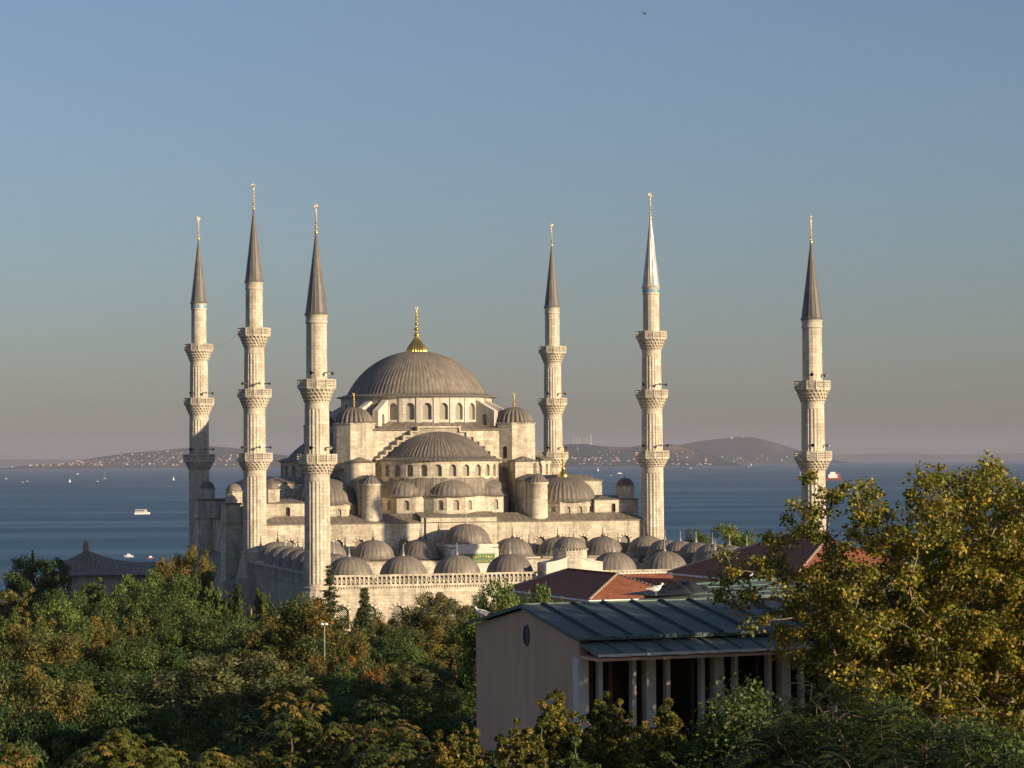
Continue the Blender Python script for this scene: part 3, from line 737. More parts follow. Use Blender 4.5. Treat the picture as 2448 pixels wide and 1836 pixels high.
# balustrade: posts and rails, two runs beside the portal
for (x0, x1) in ((XL+1.4, CX0-4.7), (CX0+4.9, XR-1.4)):
    b = MB(); b.box(x0, x1, BF-0.16, BF+0.16, 14.15, 14.42); b.box(x0, x1, BF-0.1, BF+0.2, 12.93, 13.02)
    n = int((x1-x0)/0.66)
    for i in range(n+1):
        x = x0+0.15+(x1-x0-0.3)*i/n; b.box(x-0.12, x+0.12, BF-0.11, BF+0.11, 13.02, 14.15)
    for i in range(n): # fretwork between the posts
        x = x0+0.15+(x1-x0-0.3)*(i+0.5)/n; b.tube((x-0.16, BF+0.06, 13.1), (x+0.16, BF+0.06, 13.9), 0.045, n=4); b.tube((x+0.16, BF+0.06, 13.1), (x-0.16, BF+0.06, 13.9), 0.045, n=4)
    ypart(b, 'balustrade', STONE)
# roof slabs and inner arcade walls
rs = MB()
zf, zs, zr = 13.25, 13.45, 14.2
rs.box(XL+0.95, XR-0.95, BF+0.4, -83.0, 11.5, zf); rs.box(XL+0.95, -28.6, -83.0, -38.3, 11.5, zs); rs.box(28.9+0.6, XR-0.95, -83.0, -38.3, 11.5, zs); rs.box(XL+0.95, XR-0.95, -38.3, -29.35, 11.5, zr)
ypart(rs, 'arcade_roof', LEAD_S)
iw = MB()
for (ox, oy, ang, L, zt_) in ((-28.6, -38.4, 0, 58.1, 14.0), (-28.5, -83.0, PI/2, 44.6, 13.3), (29.4, -38.4, -PI/2, 44.6, 13.3), (29.5, -82.9, PI, 58.1, 13.1)):
    f3 = plane_(ox, oy, ang); n = int(round(L/7.6)); arched_wall(iw, f3, 0, L, 3, zt_, [(L*(i+0.5)/n, L/n*0.78, 3.05, 8.4) for i in range(n)], 0.8)
ypart(iw, 'arcade_wall', STONE)
crt = MB(); crt.face([(-28.5, -83, 3.0), (29.4, -83, 3.0), (29.4, -38.4, 3.0), (-28.5, -38.4, 3.0)]); crt.box(-36.5, 37.5, -91, -29.4, -0.2, 0.0); ypart(crt, 'courtyard_paving', STONE)
dome_cache = {}
def small_dome(r, b, zb, Rr, h, parent, fin=PEWTER, fh=1.9, flare=0.75):
    key = (Rr, h, flare)
    if key not in dome_cache:
        m_ = MB(); prof = [(Rr+flare, -0.35), (Rr+flare*0.5, -0.12), (Rr+0.12, 0.12)]+[(Rr*math.cos(a), 0.15+(h-0.15)*math.sin(a)) for a in [R(5+85*i/12) for i in range(13)]]
        prof[-1] = (0, h); m_.lathe(prof, 168, rib=seam(28, 0.075, 0.14))
        o = m_.build('small_dome', LEAD, parent, (r, b, zb)); dome_cache[key] = o
        k_ = MB(); k_.lathe([(0.34, -0.15), (0.22, 0.15), (0.1, 0.3)]+[(x, y+0.3) for x, y in alem_prof(fh-0.3, 0.2, 0)], 8); kf = k_.build('dome_finial', fin, o, (0, 0, h))
    else:
        o = dome_cache[key].copy(); COL.objects.link(o); o.parent = parent; o.location = (r, b, zb)
        for ch in children(dome_cache[key]):
            c = ch.copy(); COL.objects.link(c); c.parent = o
    pl = MB(); pl.box(r-Rr-0.45, r+Rr+0.45, b-Rr-0.45, b+Rr+0.45, zb-0.75, zb-0.28); 
    pl.build('dome_plinth', CREAM, o, (-r, -b, -zb))
    return o
for k in range(-4, 5):
    if k == 0: continue
    small_dome(CX0+8.15*k, -87.0, 13.75, 3.45, 3.2, YARD)
for k in range(1, 7):
    b = -34.0-7.57*k
    small_dome(-32.8, b, 13.9, 3.3, 3.25, YARD); small_dome(33.1, b, 13.9, 3.3, 3.25, YARD)
for k in range(-4, 5):
    if k == 0: continue
    small_dome(8.13*k, -34.0, 14.75, 3.4, 2.85, YARD, fin=BLACKM)
# raised central dome and the gabled entrance bay with its inscription
cd = MB(); cd.box(-4.4, 4.4, -38.2, -29.6, 14.2, 16.1); cd.prism(octa(0, -34, 4.35, n=16, ph=0), 16.1, 16.8); ypart(cd, 'raised_base', CREAM)
small_dome(0, -34.0, 17.0, 3.95, 3.1, YARD, fh=2.0, flare=0.5)
iwn = MB(); 
gab = [(-4.1, 3.0), (4.1, 3.0), (4.1, 15.95), (0.0, 16.85), (-4.1, 15.95)]
gf = [(x, -39.6, z) for x, z in gab]; gb_ = [(x, -38.2, z) for x, z in gab]
iwn.face(gf)
for i in range(1, 5):
    j = (i+1) % 5; iwn.face([gf[i], gb_[i], gb_[j], gf[j]])
iwn.box(-3.95, 3.95, -39.75, -39.6, 15.25, 15.42); iwn.box(-3.95, 3.95, -39.72, -39.6, 13.35, 13.5)
IW = ypart(iwn, 'entrance_gable', CREAM)
pn = MB(); pn.box(-3.45, 3.45, -39.66, -39.6, 13.58, 15.16); PN = pn.build('inscription_panel', GREENP, IW)
cal = MB(); rnd = random.Random(7)
def stroke(pts, wd):
    for i in range(len(pts)-1):
        t0 = i/(len(pts)-1); ww = wd*(0.45+0.75*math.sin(PI*t0)+0.1)
        cal.tube((pts[i][0], -39.68, pts[i][1]), (pts[i+1][0], -39.68, pts[i+1][1]), ww, ww*0.95, 4)
x = 3.2
while x > -3.1:
    w_ = rnd.uniform(0.45, 0.8); lv = rnd.choice((13.95, 14.1, 14.5))
    stroke([(x-w_*t, lv-0.16*math.sin(PI*t)+0.05*t) for t in [i/6 for i in range(7)]], 0.05)
    stroke([(x-0.08, 13.75+0.1), (x-0.05, 14.9)], 0.045)
    if rnd.random() < .7: stroke([(x-w_*0.6+0.18*math.cos(a), 14.75+0.13*math.sin(a)) for a in [R(40*i) for i in range(8)]], 0.04)
    if rnd.random() < .6: cal.box(x-w_*0.5-0.05, x-w_*0.5+0.05, -39.7, -39.66, 13.72, 13.82)
    if rnd.random() < .5: stroke([(x-w_*0.9, 14.25), (x-w_*0.2, 14.45), (x-0.1, 15.0)], 0.04)
    x -= w_*0.72
cal.build('gilt_lettering', GOLD, PN)
# portal
po = MB()
px0, px1 = CX0-4.35, CX0+4.35; bf, bb = -93.2, -88.6
out = [(px0, 0), (px1, 0), (px1, 15.65), (px1-0.6, 15.75)]+[(CX0+3.7*(1-t), 15.8+1.15*(t**1.6)) for t in [i/8 for i in range(1, 9)]]+[(CX0-3.7*(1-t), 15.8+1.15*(t**1.6)) for t in [i/8 for i in range(7, 0, -1)]]+[(px0+0.6, 15.75), (px0, 15.65)]
A = [(x, bf, z) for x, z in out]; B = [(x, bb, z) for x, z in out]; po.face(A)
for i in range(len(out)):
    j = (i+1) % len(out)
    if i == 0: continue
    po.face([A[i], B[i], B[j], A[j]])
    if 1 < i < len(out)-1:      # raking cornice
        pp = [Vector(A[i])+Vector((0, -0.12, -0.05)), Vector(A[i])+Vector((0, -0.12, 0.13)), Vector(A[j])+Vector((0, -0.12, 0.13)), Vector(A[j])+Vector((0, -0.12, -0.05))]
        po.face(pp); po.face([pp[1], pp[1]+Vector((0, 0.3, 0)), pp[2]+Vector((0, 0.3, 0)), pp[2]]); po.face([pp[0], pp[3], pp[3]+Vector((0, 0.12, 0)), pp[0]+Vector((0, 0.12, 0))])
po.box(px0-0.1, px1+0.1, bf-0.1, bf, 14.3, 14.5)
PO = ypart(po, 'portal', CREAM)
pd = MB(); pd.prism(octa(CX0, -90.9, 2.6, n=12, ph=0), 14.5, 17.55)
for i in range(36):
    a = 2*PI*i/36; pd.obox((CX0+2.66*math.cos(a), -90.9+2.66*math.sin(a), 17.62), (0.09*math.cos(a), 0.09*math.sin(a), 0), (-0.11*math.sin(a), 0.11*math.cos(a), 0), (0, 0, 0.1))
pd.build('portal_drum', STONE, PO)
pdd = MB(); pdd.lathe([(2.66, 17.7)]+dome_prof(2.42, 1.72, 17.74, n=10), 120, c=(CX0, -90.9), rib=seam(28, 0.05, 0.16)); pdd.build('portal_dome', LEAD, PO)
k_ = MB(); k_.lathe(alem_prof(1.7, 0.2, 0), 8); k_.build('dome_finial', PEWTER, PO, (CX0, -90.9, 19.4))

# ------------------------------------------------------------------ minarets
def flutes(nf, dep, zones=None):
    def g(a, t, r): return -dep*max(0.0, math.cos(a*nf))**2 if True else 0
    return g
def minaret(loc, zs, rs, cone_mat=LEAD_C, collar=None, base_z=12.0, seed=0, low_fluted=True):
    """zs: tip, cone top, cone base, then (parapet top, corbel bottom) per balcony; rs: (cone, shaft radii top to bottom, balcony radii)"""
    root = empty('minaret', loc, TH+R(4))
    tip, ctop, cbase = zs[:3]; bal = zs[3:]; rc, shafts, brs = rs
    sh = MB()
    # shafts: top section plain (or fluted), lower ones fluted with round-headed flutes
    nf = 20
    tops = [cbase]+[b[1] for b in bal]; bots = [b[0]-1.25 for b in bal]+[base_z]
    for k, (zt_, zb_) in enumerate(zip(tops, bots)):
        r = shafts[k]; rb_ = r*1.03
        def rib(a, t, rr, k=k, zt_=zt_, zb_=zb_):
            z = zb_+t*(zt_-zb_)
            if k == 0: return -0.012*(math.cos(a*8) > 0.93)
            if z > zt_-0.9 or z < zb_+0.5: return 0.0
            ph = (a*nf/(2*PI)) % 1.0; d = abs(ph-0.5)*2
            return -0.075*(1-(d/0.72)**2) if d < 0.72 else 0.0
        nz = 3
        prof = [(rb_, zb_), (rb_, zb_+0.5), (rb_, zb_+0.55), ((r+rb_)/2, (zt_+zb_)/2), (r, zt_-0.95), (r, zt_-0.9), (r, zt_)]
        # rib() works on the index, so pass true heights through a lookup
        hs = [p[1] for p in prof]
        def rib2(a, t, rr, hs=hs, k=k, zt_=zt_, zb_=zb_):
            z = hs[int(round(t*(len(hs)-1)))]
            if k == 0: return 0.0
            if z >= zt_-0.91 or z <= zb_+0.51: return 0.0
            ph = (a*nf/(2*PI)) % 1.0; d = abs(ph-0.5)*2
            return -0.05*(1-(d/0.7)**2) if d < 0.7 else 0.0
        sh.lathe(prof, 160 if k else 16, rib=rib2, sm=False)
        if k and zt_-zb_ > 20: # a second ring of flute heads low on the shaft
            zz = zb_+(zt_-zb_)*0.46; sh.lathe([(rb_*0.985, zz-0.35), (rb_+0.012, zz-0.3), (rb_+0.012, zz+0.3), (rb_*0.985, zz+0.35)], 48)
    sh.lathe([(rc*0.98, cbase-1.3), (rc*1.03, cbase-1.2), (rc*1.0, cbase-1.0), (rc*0.97, cbase-0.9), (rc*0.99, cbase-0.3), (rc*1.06, cbase-0.12), (rc*1.08, cbase)], 32)
    SH = sh.build('shaft', STONE_M, root)
    if collar:
        cl = MB(); n = 16
        for i in range(n):
            a = 2*PI*(i+0.5)/n; r = rc*1.0
            cl.obox((r*math.cos(a), r*math.sin(a), cbase-0.62), (0.03*math.cos(a), 0.03*math.sin(a), 0), (-0.19*math.sin(a), 0.19*math.cos(a), 0), (0, 0, 0.28))
        cl.build('tile_band', collar, root)
    co = MB(); co.lathe([(rc*1.10, cbase-0.05), (rc*1.08, cbase+0.08), (rc*0.99, cbase+0.35), (rc*0.62, cbase+(ctop-cbase)*0.40), (rc*0.30, cbase+(ctop-cbase)*0.74), (0.10, ctop)], 80, rib=seam(16, 0.035, 0.16), sm=False)
    for q in (0.16, 0.36, 0.58):
        z = cbase+(ctop-cbase)*q; r = rc*(0.99-0.95*q)
        co.lathe([(r, z-0.05), (r+0.045, z), (r-0.01, z+0.05)], 24)
    CO = co.build('cone_roof', cone_mat, root)
    mb_ = MB(); H = tip-ctop+0.15; mb_.lathe(alem_prof(H*0.93, 0.28, 0), 10); crescent(mb_, H*0.93, 0.27, 0.055); mb_.tube((0, 0, H*0.9), (0, 0, H*1.02), 0.02)
    mb_.build('finial', GOLD, CO, (0, 0, ctop-0.15), R(-10+seed*9))
    for k, (pt, cb) in enumerate(bal):
        RB_ = brs[k]; rsft = shafts[k+1]; c = MB()
        deck = pt-1.25; hcor = deck-0.15-cb; tiers = 4; nc = 24
        c.lathe([(rsft*1.0, cb-0.05), (rsft*1.06, cb+0.08), (rsft*1.02, cb+0.2), (RB_-0.35, deck-0.35)], 48)
        for t in range(tiers):
            z0 = cb+hcor*t/tiers+0.05; z1 = cb+hcor*(t+1)/tiers+0.04
            ri = rsft+(RB_-0.12-rsft)*(t/tiers)**0.85; ro = rsft+(RB_-0.12-rsft)*((t+1)/tiers)**0.85
            c.lathe([(ro-0.03, z1-0.09), (ro+0.0, z1-0.07), (ro, z1), (ro-0.2, z1)], nc*2, phase=0)
            for i in range(nc):
                a = 2*PI*(i+0.5*(t % 2))/nc; da = 2*PI/nc*0.30
                P = lambda r, q, z: (r*math.cos(a+q*da), r*math.sin(a+q*da), z)
                b0, b1 = P(ri-0.16, 0, z0-0.12), None
                t0, t1, t2, t3 = P(ri-0.15, -1, z1-0.05), P(ri-0.15, 1, z1-0.05), P(ro, 1, z1-0.05), P(ro, -1, z1-0.05)
                m0, m1 = P(ro-0.02, -0.8, z1-0.22), P(ro-0.02, 0.8, z1-0.22)
                c.face([m0, m1, t2, t3]); c.face([b0, m1, m0]); c.face([b0, t1, t2, m1]); c.face([b0, m0, t3, t0])
        c.prism(octa(0, 0, RB_+0.02, ph=PI/12, n=12), deck-0.2, deck, bot=True)
        BL = c.build('balcony', STONE_M, root)
        b = MB(); n = 12; ring = octa(0, 0, RB_, ph=PI/12, n=12)
        for i in range(n):
            p, q = Vector((*ring[i], 0)), Vector((*ring[(i+1) % n], 0)); d = (q-p); L = d.length; d.normalize(); nn = Vector((d.y, -d.x, 0)); up = Vector((0, 0, 1))
            def bar(u, v, hu, hv, th=0.05): b.obox(p+d*u+up*v, d*hu, nn*th, up*hv)
            bar(0.0, deck+0.63, 0.09, 0.66, 0.11); bar(L/2, deck+0.10, L/2, 0.10, 0.08); bar(L/2, pt-0.09, L/2, 0.09, 0.09)
            nu, nv = 4, 3; h0, h1 = deck+0.2, pt-0.18
            for a in range(1, nu): bar(L*a/nu, (h0+h1)/2, 0.065, (h1-h0)/2)
            for a in range(1, nv): bar(L/2, h0+(h1-h0)*a/nv, L/2, 0.065)
        b.build('parapet', STONE_M, BL)
        # horn loudspeakers above the lower two balconies
        if k >= len(bal)-2:
            for j in range(4):
                a = R(-150+j*62+seed*7); r = shafts[k]*1.02; z = pt+0.9
                h = MB(); h.tube((0, 0, 0), (0.55, 0, 0.05), 0.05, 0.05, 5); h.tube((0.35, 0, 0.04), (0.62, 0, 0.04), 0.08, 0.10, 10); h.tube((0.62, 0, 0.04), (1.0, 0, 0), 0.09, 0.27, 12); h.obox((0.25, 0, 0.05), (0.16, 0, 0), (0, 0.09, 0), (0, 0, 0.09))
                h.build('loudspeaker', GREYM if j % 2 else BLACKM, root, (r*math.cos(a), r*math.sin(a), z), a+R(10*(j-1)))
    # base
    ba = MB(); r = shafts[-1]*1.03
    ba.lathe([(r+1.5, 0), (r+1.25, base_z-4.2), (r+0.95, base_z-3.8), (r+0.35, base_z-0.7), (r+0.2, base_z-0.25), (r+0.32, base_z-0.2), (r+0.34, base_z+0.1), (r+0.05, base_z+0.2)], 16, sm=False)
    ba.build('base', STONE_M, root)
    return root
hz = (77.8, 73.5, 61.1, (53.35, 49.95), (43.05, 39.7), (32.35, 29.35)); hr_ = (1.49, (1.42, 1.68, 1.82, 1.92), (2.62, 2.75, 2.9))
cz = (68.0, 63.9, 52.0, (42.65, 39.3), (31.92, 28.9)); cr_ = (1.58, (1.48, 1.74, 1.82), (2.66, 2.78))
MG = 'slender stone minarets of the mosque'
specs = [((-35.5, -29.3), hz, hr_, LEAD_C, None, 15.7, 'tallest minaret in the picture, three balconies, at the left end of the hall facade'),
         ((35.25, -29.3), hz, hr_, LEAD_B, TILEBLUE, 13.5, 'minaret with shiny silvery cone at the right end of the hall facade'),
         ((-35.45, 29.3), hz, hr_, LEAD_C, TILEBLUE, 15.0, 'leftmost minaret, its lower shaft in shadow, with a blue tile band under the cone'),
         ((35.1, 29.3), hz, hr_, LEAD_C, None, 15.0, 'rear minaret standing between the main dome and the silvery coned minaret'),
         ((-37.9, -92.0), cz, cr_, LEAD_C, None, 12.75, 'two balcony minaret at the left front corner of the courtyard'),
         ((39.1, -92.0), cz, cr_, LEAD_C, None, 12.75, 'rightmost minaret, two balconies, its foot hidden by the yellowing plane tree')]
for i, (rb, z_, r_, cm, collar, bz, lab) in enumerate(specs):
    m = minaret(mpt(*rb), z_, r_, cm, collar, bz, i); tag(m, lab, 'minaret', MG)
# cables slung between the left minarets
cb = MB()
def cable(a, b, sag, n=14, r=0.018):
    a, b = Vector(a), Vector(b); P = [a.lerp(b, i/n)-Vector((0, 0, sag*4*(i/n)*(1-i/n))) for i in range(n+1)]
    for i in range(n): cb.tube(P[i], P[i+1], r, r, 4)
cable(mpt(-35.4, 29.3, 53.6)+Vector((2.0, 0, 0)), mpt(-35.5, -29.3, 55.0)+Vector((-1.3, 0, 0)), 2.2, r=0.014)
cable(mpt(-33.6, -29.6, 19.5), mpt(-24.0, -33.5, 16.6), 0.6); cable(mpt(-33.6, -29.6, 15.5), mpt(-28.0, -31.5, 16.8), 0.9)
tag(cb.build('cable', BLACKM), 'thin black cables slung between the two rear left minarets', 'cable')
# ------------------------------------------------------------------ near building with copper roof
YB = R(22); BO = at(1384, 1524, 90.0); GZB = 8.0
BB = empty('copper_roofed_building', (BO.x, BO.y, 0), YB, 'pink rendered building with a dark copper roof and white pillars, right foreground', 'building')
Wd, Lb, ze, rise = 10.2, 30.0, BO.z, 0.86
def bpart(mb, name, mat, parent=None): return mb.build(name, mat, parent or BB)
g = MB()
g.face([(0, Wd, GZB), (0, 0, GZB), (0, 0, ze-0.12), (0, Wd/2, ze+rise-0.12), (0, Wd, ze-0.12)])
g.face([(0, 0, GZB), (0.34, 0, GZB), (0.34, 0, ze-0.12), (0, 0, ze-0.12)]); g.face([(0.34, 0, GZB), (0.34, 0.35, GZB), (0.34, 0.35, ze-0.12), (0.34, 0, ze-0.12)])
g.box(0.3, Lb, Wd-0.3, Wd, GZB, ze-0.2); g.face([(Lb, 0, GZB), (Lb, Wd, GZB), (Lb, Wd, ze-0.1), (Lb, Wd/2, ze+rise-0.1), (Lb, 0, ze-0.1)])
bpart(g, 'gable_wall', STUCCO)
vw = MB(); cy_, cz_, n = 4.9, ze+0.02, 28      # oval louvred vent
RV = [(0.24*math.cos(2*PI*i/n), 0.335*math.sin(2*PI*i/n)) for i in range(n)]
vw.face([(-0.02, cy_+y, cz_+z-0.25) for y, z in RV][::-1]); bpart(vw, 'oval_vent', BLACKM)
vf = MB()
for i in range(n):
    a, b = RV[i], RV[(i+1) % n]
    for s0, s1, x0, x1 in ((1.0, 1.16, -0.05, -0.05), (1.16, 1.2, -0.05, 0.0)):
        vf.face([(x0, cy_+a[0]*s0, cz_-0.25+a[1]*s0), (x1, cy_+a[0]*s1, cz_-0.25+a[1]*s1), (x1, cy_+b[0]*s1, cz_-0.25+b[1]*s1), (x0, cy_+b[0]*s0, cz_-0.25+b[1]*s0)])
bpart(vf, 'vent_frame', COPPER)
rf = MB(); th = 0.13; xo = -0.22
def slope(mb, x0, x1, ya, za, yb, zb, t=th):
    mb.face([(x0, ya, za), (x1, ya, za), (x1, yb, zb), (x0, yb, zb)], [(x0, 0), (x1, 0), (x1, 5), (x0, 5)])
    mb.face([(x0, ya, za-t), (x1, ya, za-t), (x1, ya, za), (x0, ya, za)]); mb.face([(x0, yb, zb-t), (x0, ya, za-t), (x0, ya, za), (x0, yb, zb)]); mb.face([(x1, ya, za-t), (x1, yb, zb-t), (x1, yb, zb), (x1, ya, za)])
    mb.face([(x0, ya, za-t), (x0, yb, zb-t), (x1, yb, zb-t), (x1, ya, za-t)])
slope(rf, xo, Lb, -0.28, ze+0.02, Wd/2, ze+rise+0.06); 
rf.face([(Lb, Wd+0.2, ze+0.0), (xo, Wd+0.2, ze+0.0), (xo, Wd/2, ze+rise+0.06), (Lb, Wd/2, ze+rise+0.06)]); rf.face([(xo, Wd+0.2, ze-0.13), (xo, Wd/2, ze+rise-0.07), (xo, Wd/2, ze+rise+0.06), (xo, Wd+0.2, ze)][::-1])
RF = bpart(rf, 'roof', COPPER)
bt = MB(); k = 0
x = 0.75
while x < Lb:
    bt.obox((x, (Wd/2-0.28)/2, ze+(rise+0.08)/2+0.055), (0.028, 0, 0), (0, (Wd/2+0.28)/2, (rise+0.04)/2), (0, 0, 0.045)); x += 1.22
bt.build('roof_seams', COPPER, RF)
ed = MB(); ed.box(xo, Lb, Wd/2-0.06, Wd/2+0.06, ze+rise+0.05, ze+rise+0.10)
for i in range(60):
    x0 = xo+i*0.5; ed.box(x0, x0+0.46, -0.33, -0.28, ze-0.06-0.02*(i % 3), ze+0.02+0.012*((i*7) % 4))
ed.build('ridge_and_eave_trim', VERDI, RF)
lr = MB(); slope(lr, 0.0, Lb, -1.62, ze-0.50, 0.0, ze-0.16, 0.10); LR = bpart(lr, 'pent_roof', COPPER_G)
lb = MB(); x = 0.95
while x < Lb:
    lb.obox((x, -0.82, ze-0.295), (0.024, 0, 0), (0, 0.80, 0.168), (0, 0, 0.035)); x += 0.95
lb.build('roof_seams', VERDI, LR)
gt = MB()
for i in range(int(Lb/0.62)):
    x0 = 0.02+i*0.62; gt.box(x0, x0+0.60, -1.70, -1.62, ze-0.59-0.012*(i % 2), ze-0.50)
gt.build('gutter', PINKST if False else CREAMHULL, LR)
so2 = MB(); so2.box(0.02, Lb, -1.6, 0.3, ze-0.75, ze-0.64); bpart(so2, 'soffit', STUCCO)
# pillars and mullions
def pillar(x, w_, d=0.35, y=-0.15, nm='pillar'):
    p = MB(); p.box(x-w_/2, x+w_/2, y, y+d, GZB+4, ze-0.76); bpart(p, nm, PILLAR)
pillar(0.16, 0.40, 0.5, -0.02)
xs_ = [2.80, 5.55, 8.30, 11.05, 13.8, 16.55, 19.3, 22.05, 24.8, 27.5]
for x in xs_: pillar(x, 0.36, 0.45, -0.1)
for x in [0.80]+[q for x in xs_ for q in (x-0.68, x+0.68)]: pillar(x, 0.155, 0.3, -0.1, 'mullion')
gl = MB()
gx = [0.34]+[q for x in xs_ for q in (x-0.68, x-0.2, x+0.2, x+0.68)]
for i in range(len(gx)-1):
    if (gx[i+1]-gx[i]) < 0.42: continue
    g1 = MB(); g1.face([(gx[i], 0.42, GZB+4), (gx[i+1], 0.42, GZB+4), (gx[i+1], 0.42, ze-0.76), (gx[i], 0.42, ze-0.76)]); bpart(g1, 'window_pane', GLASS)
rq = random.Random(8)
for i in range(len(gx)-1):
    if gx[i+1]-gx[i] < 1.0: continue
    for a_, w_ in ((rq.uniform(0.05, 0.2), rq.uniform(0.12, 0.3)), (rq.uniform(0.95, 1.15), rq.uniform(0.1, 0.22))):
        q1 = MB()
        for k in range(5): q1.box(gx[i]+a_+w_*k/5, gx[i]+a_+w_*(k+0.8)/5, 0.39, 0.415-0.01*(k % 2), GZB+4.2, ze-0.8)
        bpart(q1, 'curtain', CURT)
lt = MB(); lt.box(0.35, Lb, 0.30, 0.42, ze-3.7, ze-3.6); bpart(lt, 'transom', BLACKM)
# neighbouring flat copper roof behind the ridge
AN = empty('flat_roofed_annex', (BO.x, BO.y, 0), YB, 'annex with a wide flat greenish copper roof behind the near dark roof ridge', 'building')
Yi = Matrix.Rotation(-YB, 3, 'Z')
def loc_(px, py, D): v = at(px, py, D)-Vector((BO.x, BO.y, 0)); return Yi @ v
TP = [loc_(1515, 1437, 100.5), loc_(2100, 1409, 112), loc_(2900, 1385, 130), loc_(2900, 1350, 150), loc_(2448, 1366, 132), loc_(1860, 1386, 118), loc_(1606, 1403, 111)]
an = MB(); an.prism([(p.x, p.y) for p in TP], GZB, ze+0.2, cap=False); an.build('wall', STUCCO, AN)
ar = MB(); cen = sum(TP, Vector())/len(TP)
for i in range(len(TP)):
    p, q = TP[i], TP[(i+1) % len(TP)]; ar.face([p, q, cen]); ar.face([p-Vector((0, 0, .25)), q-Vector((0, 0, .25)), q, p])
AR = ar.build('roof', COPPER_G, AN)
a2 = MB(); up = Vector((0, 0, 0.05))
for i in (5, 4, 3): a2.tube(TP[i]+up, TP[(i+1) % 7]+up, 0.07, 0.07, 5)
for t in (0.25, 0.5, 0.75): a2.tube(TP[6].lerp(TP[0], t)+up, TP[4].lerp(TP[2], t)+up*2, 0.035, 0.035, 4)
a2.build('roof_seams', VERDI, AR)
# crumpled dark sheet lying on the roof
tp = MB(); n1, n2 = 46, 14; rnd = random.Random(5); ph = [rnd.uniform(0, 6) for _ in range(8)]
P0, P1 = at(1520, 1424, 103.0), at(1705, 1412, 106.0); ax = (P1-P0); up_ = Vector((0, 0, 1)); bk = Vector((-ax.y, ax.x, 0)).normalized()
def tpz(i, j):
    u, v = i/n1, j/n2; env = (math.sin(PI*u)**0.6)*(math.sin(PI*v)**0.7)
    amp = 0.12+0.26*max(0, math.sin(PI*min(1, max(0, (u-0.3)/0.7))))
    return P0+ax*(u+0.015*math.sin(9*v+ph[0]))+bk*(v-0.5)*2.2*(0.6+0.4*math.sin(3.3*u+1))+up_*(0.02+env*amp*(1+0.30*math.sin(31*u+ph[1]+3*v)+0.22*math.sin(14*v+17*u+ph[2])+0.15*math.sin(53*u+ph[3])))
tv = [tuple(tpz(i, j)) for j in range(n2+1) for i in range(n1+1)]
me = bpy.data.meshes.new('tarpaulin'); me.from_pydata(tv, [], [(j*(n1+1)+i, j*(n1+1)+i+1, (j+1)*(n1+1)+i+1, (j+1)*(n1+1)+i) for j in range(n2) for i in range(n1)])
me.materials.append(plain('dark_roof_sheet', (0.018, 0.021, 0.023), 0.6)); me.polygons.foreach_set('use_smooth', [True]*len(me.polygons))
o = bpy.data.objects.new('tarpaulin', me); COL.objects.link(o); tag(o, 'crumpled dark sheet heaped on the roof in front of the red tiles', 'tarpaulin')

# ------------------------------------------------------------------ red tiled hip roofs
MORTAR = plain('pale_mortar_tiles', (0.50, 0.38, 0.28), 0.85, var=0.4, scale=6)
def hip_building(name, px, py, D, half, length, rise, yaw, label, zbase, white=True, ridge_front=True):
    c = at(px, py, D); root = empty(name, (c.x, c.y, 0), yaw, label, 'building'); z = c.z; W = 2*half
    wl = MB(); wl.box(0.35, W-0.35, 0.35, length-0.35, zbase, z-0.1); wl.build('wall', STUCCO, root)
    r = MB(); a, b, c_, d = (0, 0, z), (W, 0, z), (W, length, z), (0, length, z); e, g_ = (half, half, z+rise), (half, length-half, z+rise)
    r.face([a, b, e]); r.face([b, c_, g_, e]); r.face([c_, d, g_]); r.face([d, a, e, g_]); RO = r.build('roof', TILES, root)
    def cap(p, q, r_=0.10):
        p, q = Vector(p)+Vector((0, 0, 0.03)), Vector(q)+Vector((0, 0, 0.03)); L = (q-p).length; n = int(L/0.33)
        for i in range(n): cps.tube(p.lerp(q, i/n), p.lerp(q, (i+0.95)/n), r_*1.25, r_*0.85, 6, cap=True)
    for p, q_ in ((a, e), (b, e), (c_, g_), (d, g_)): cps = MB(); cap(p, q_); cps.build('hip_tiles', MORTAR, RO)
    cps = MB()
    cap(e, g_); cps.build('ridge_tiles', TILES, RO)
    gt = MB(); gt.box(-0.12, 0.0, -0.12, length, z-0.16, z-0.02); gt.box(-0.12, W, -0.12, 0, z-0.16, z-0.02); gt.box(0, W, 0, length, z-0.14, z-0.06); gt.build('gutter', WHITE, RO)
    return root, z
hip_building('tiled_house', 1409, 1434, 200.0, 4.2, 19.0, 1.75, R(21), 'house with a red tiled hip roof between the copper roof and the courtyard', 3)
hip_building('tiled_house', 1885, 1396, 190.0, 7.2, 22.0, 3.1, R(21), 'larger red tiled hip roof half hidden by the yellowing tree on the right', 3)
c = at(1440, 1404, 212.0); wg = empty('tiled_wing', (c.x, c.y, 0), R(21), 'long low wing with red tiles running right below the courtyard balustrade', 'building'); z = c.z
m_ = MB(); m_.box(0.3, 18, 0.3, 7.7, 3, z-0.1); m_.build('wall', STUCCO, wg)
m_ = MB(); zr_ = z+1.0; m_.face([(0, 0, z-0.75), (18.3, 0, z-0.75), (18.3, 4, zr_-0.1), (0, 4, zr_-0.1)]); m_.face([(18.3, 8, z-0.75), (0, 8, z-0.75), (0, 4, zr_-0.1), (18.3, 4, zr_-0.1)])
m_.face([(18.3, 0, z-0.75), (18.3, 8, z-0.75), (18.3, 4, zr_-0.1)]); RO = m_.build('roof', TILES, wg)
m_ = MB()
for i in range(54): m_.tube((i*0.335, 4, zr_-0.08), (i*0.335+0.32, 4, zr_-0.08), 0.12, 0.09, 6, cap=True)
m_.build('ridge_tiles', CREAM, RO)

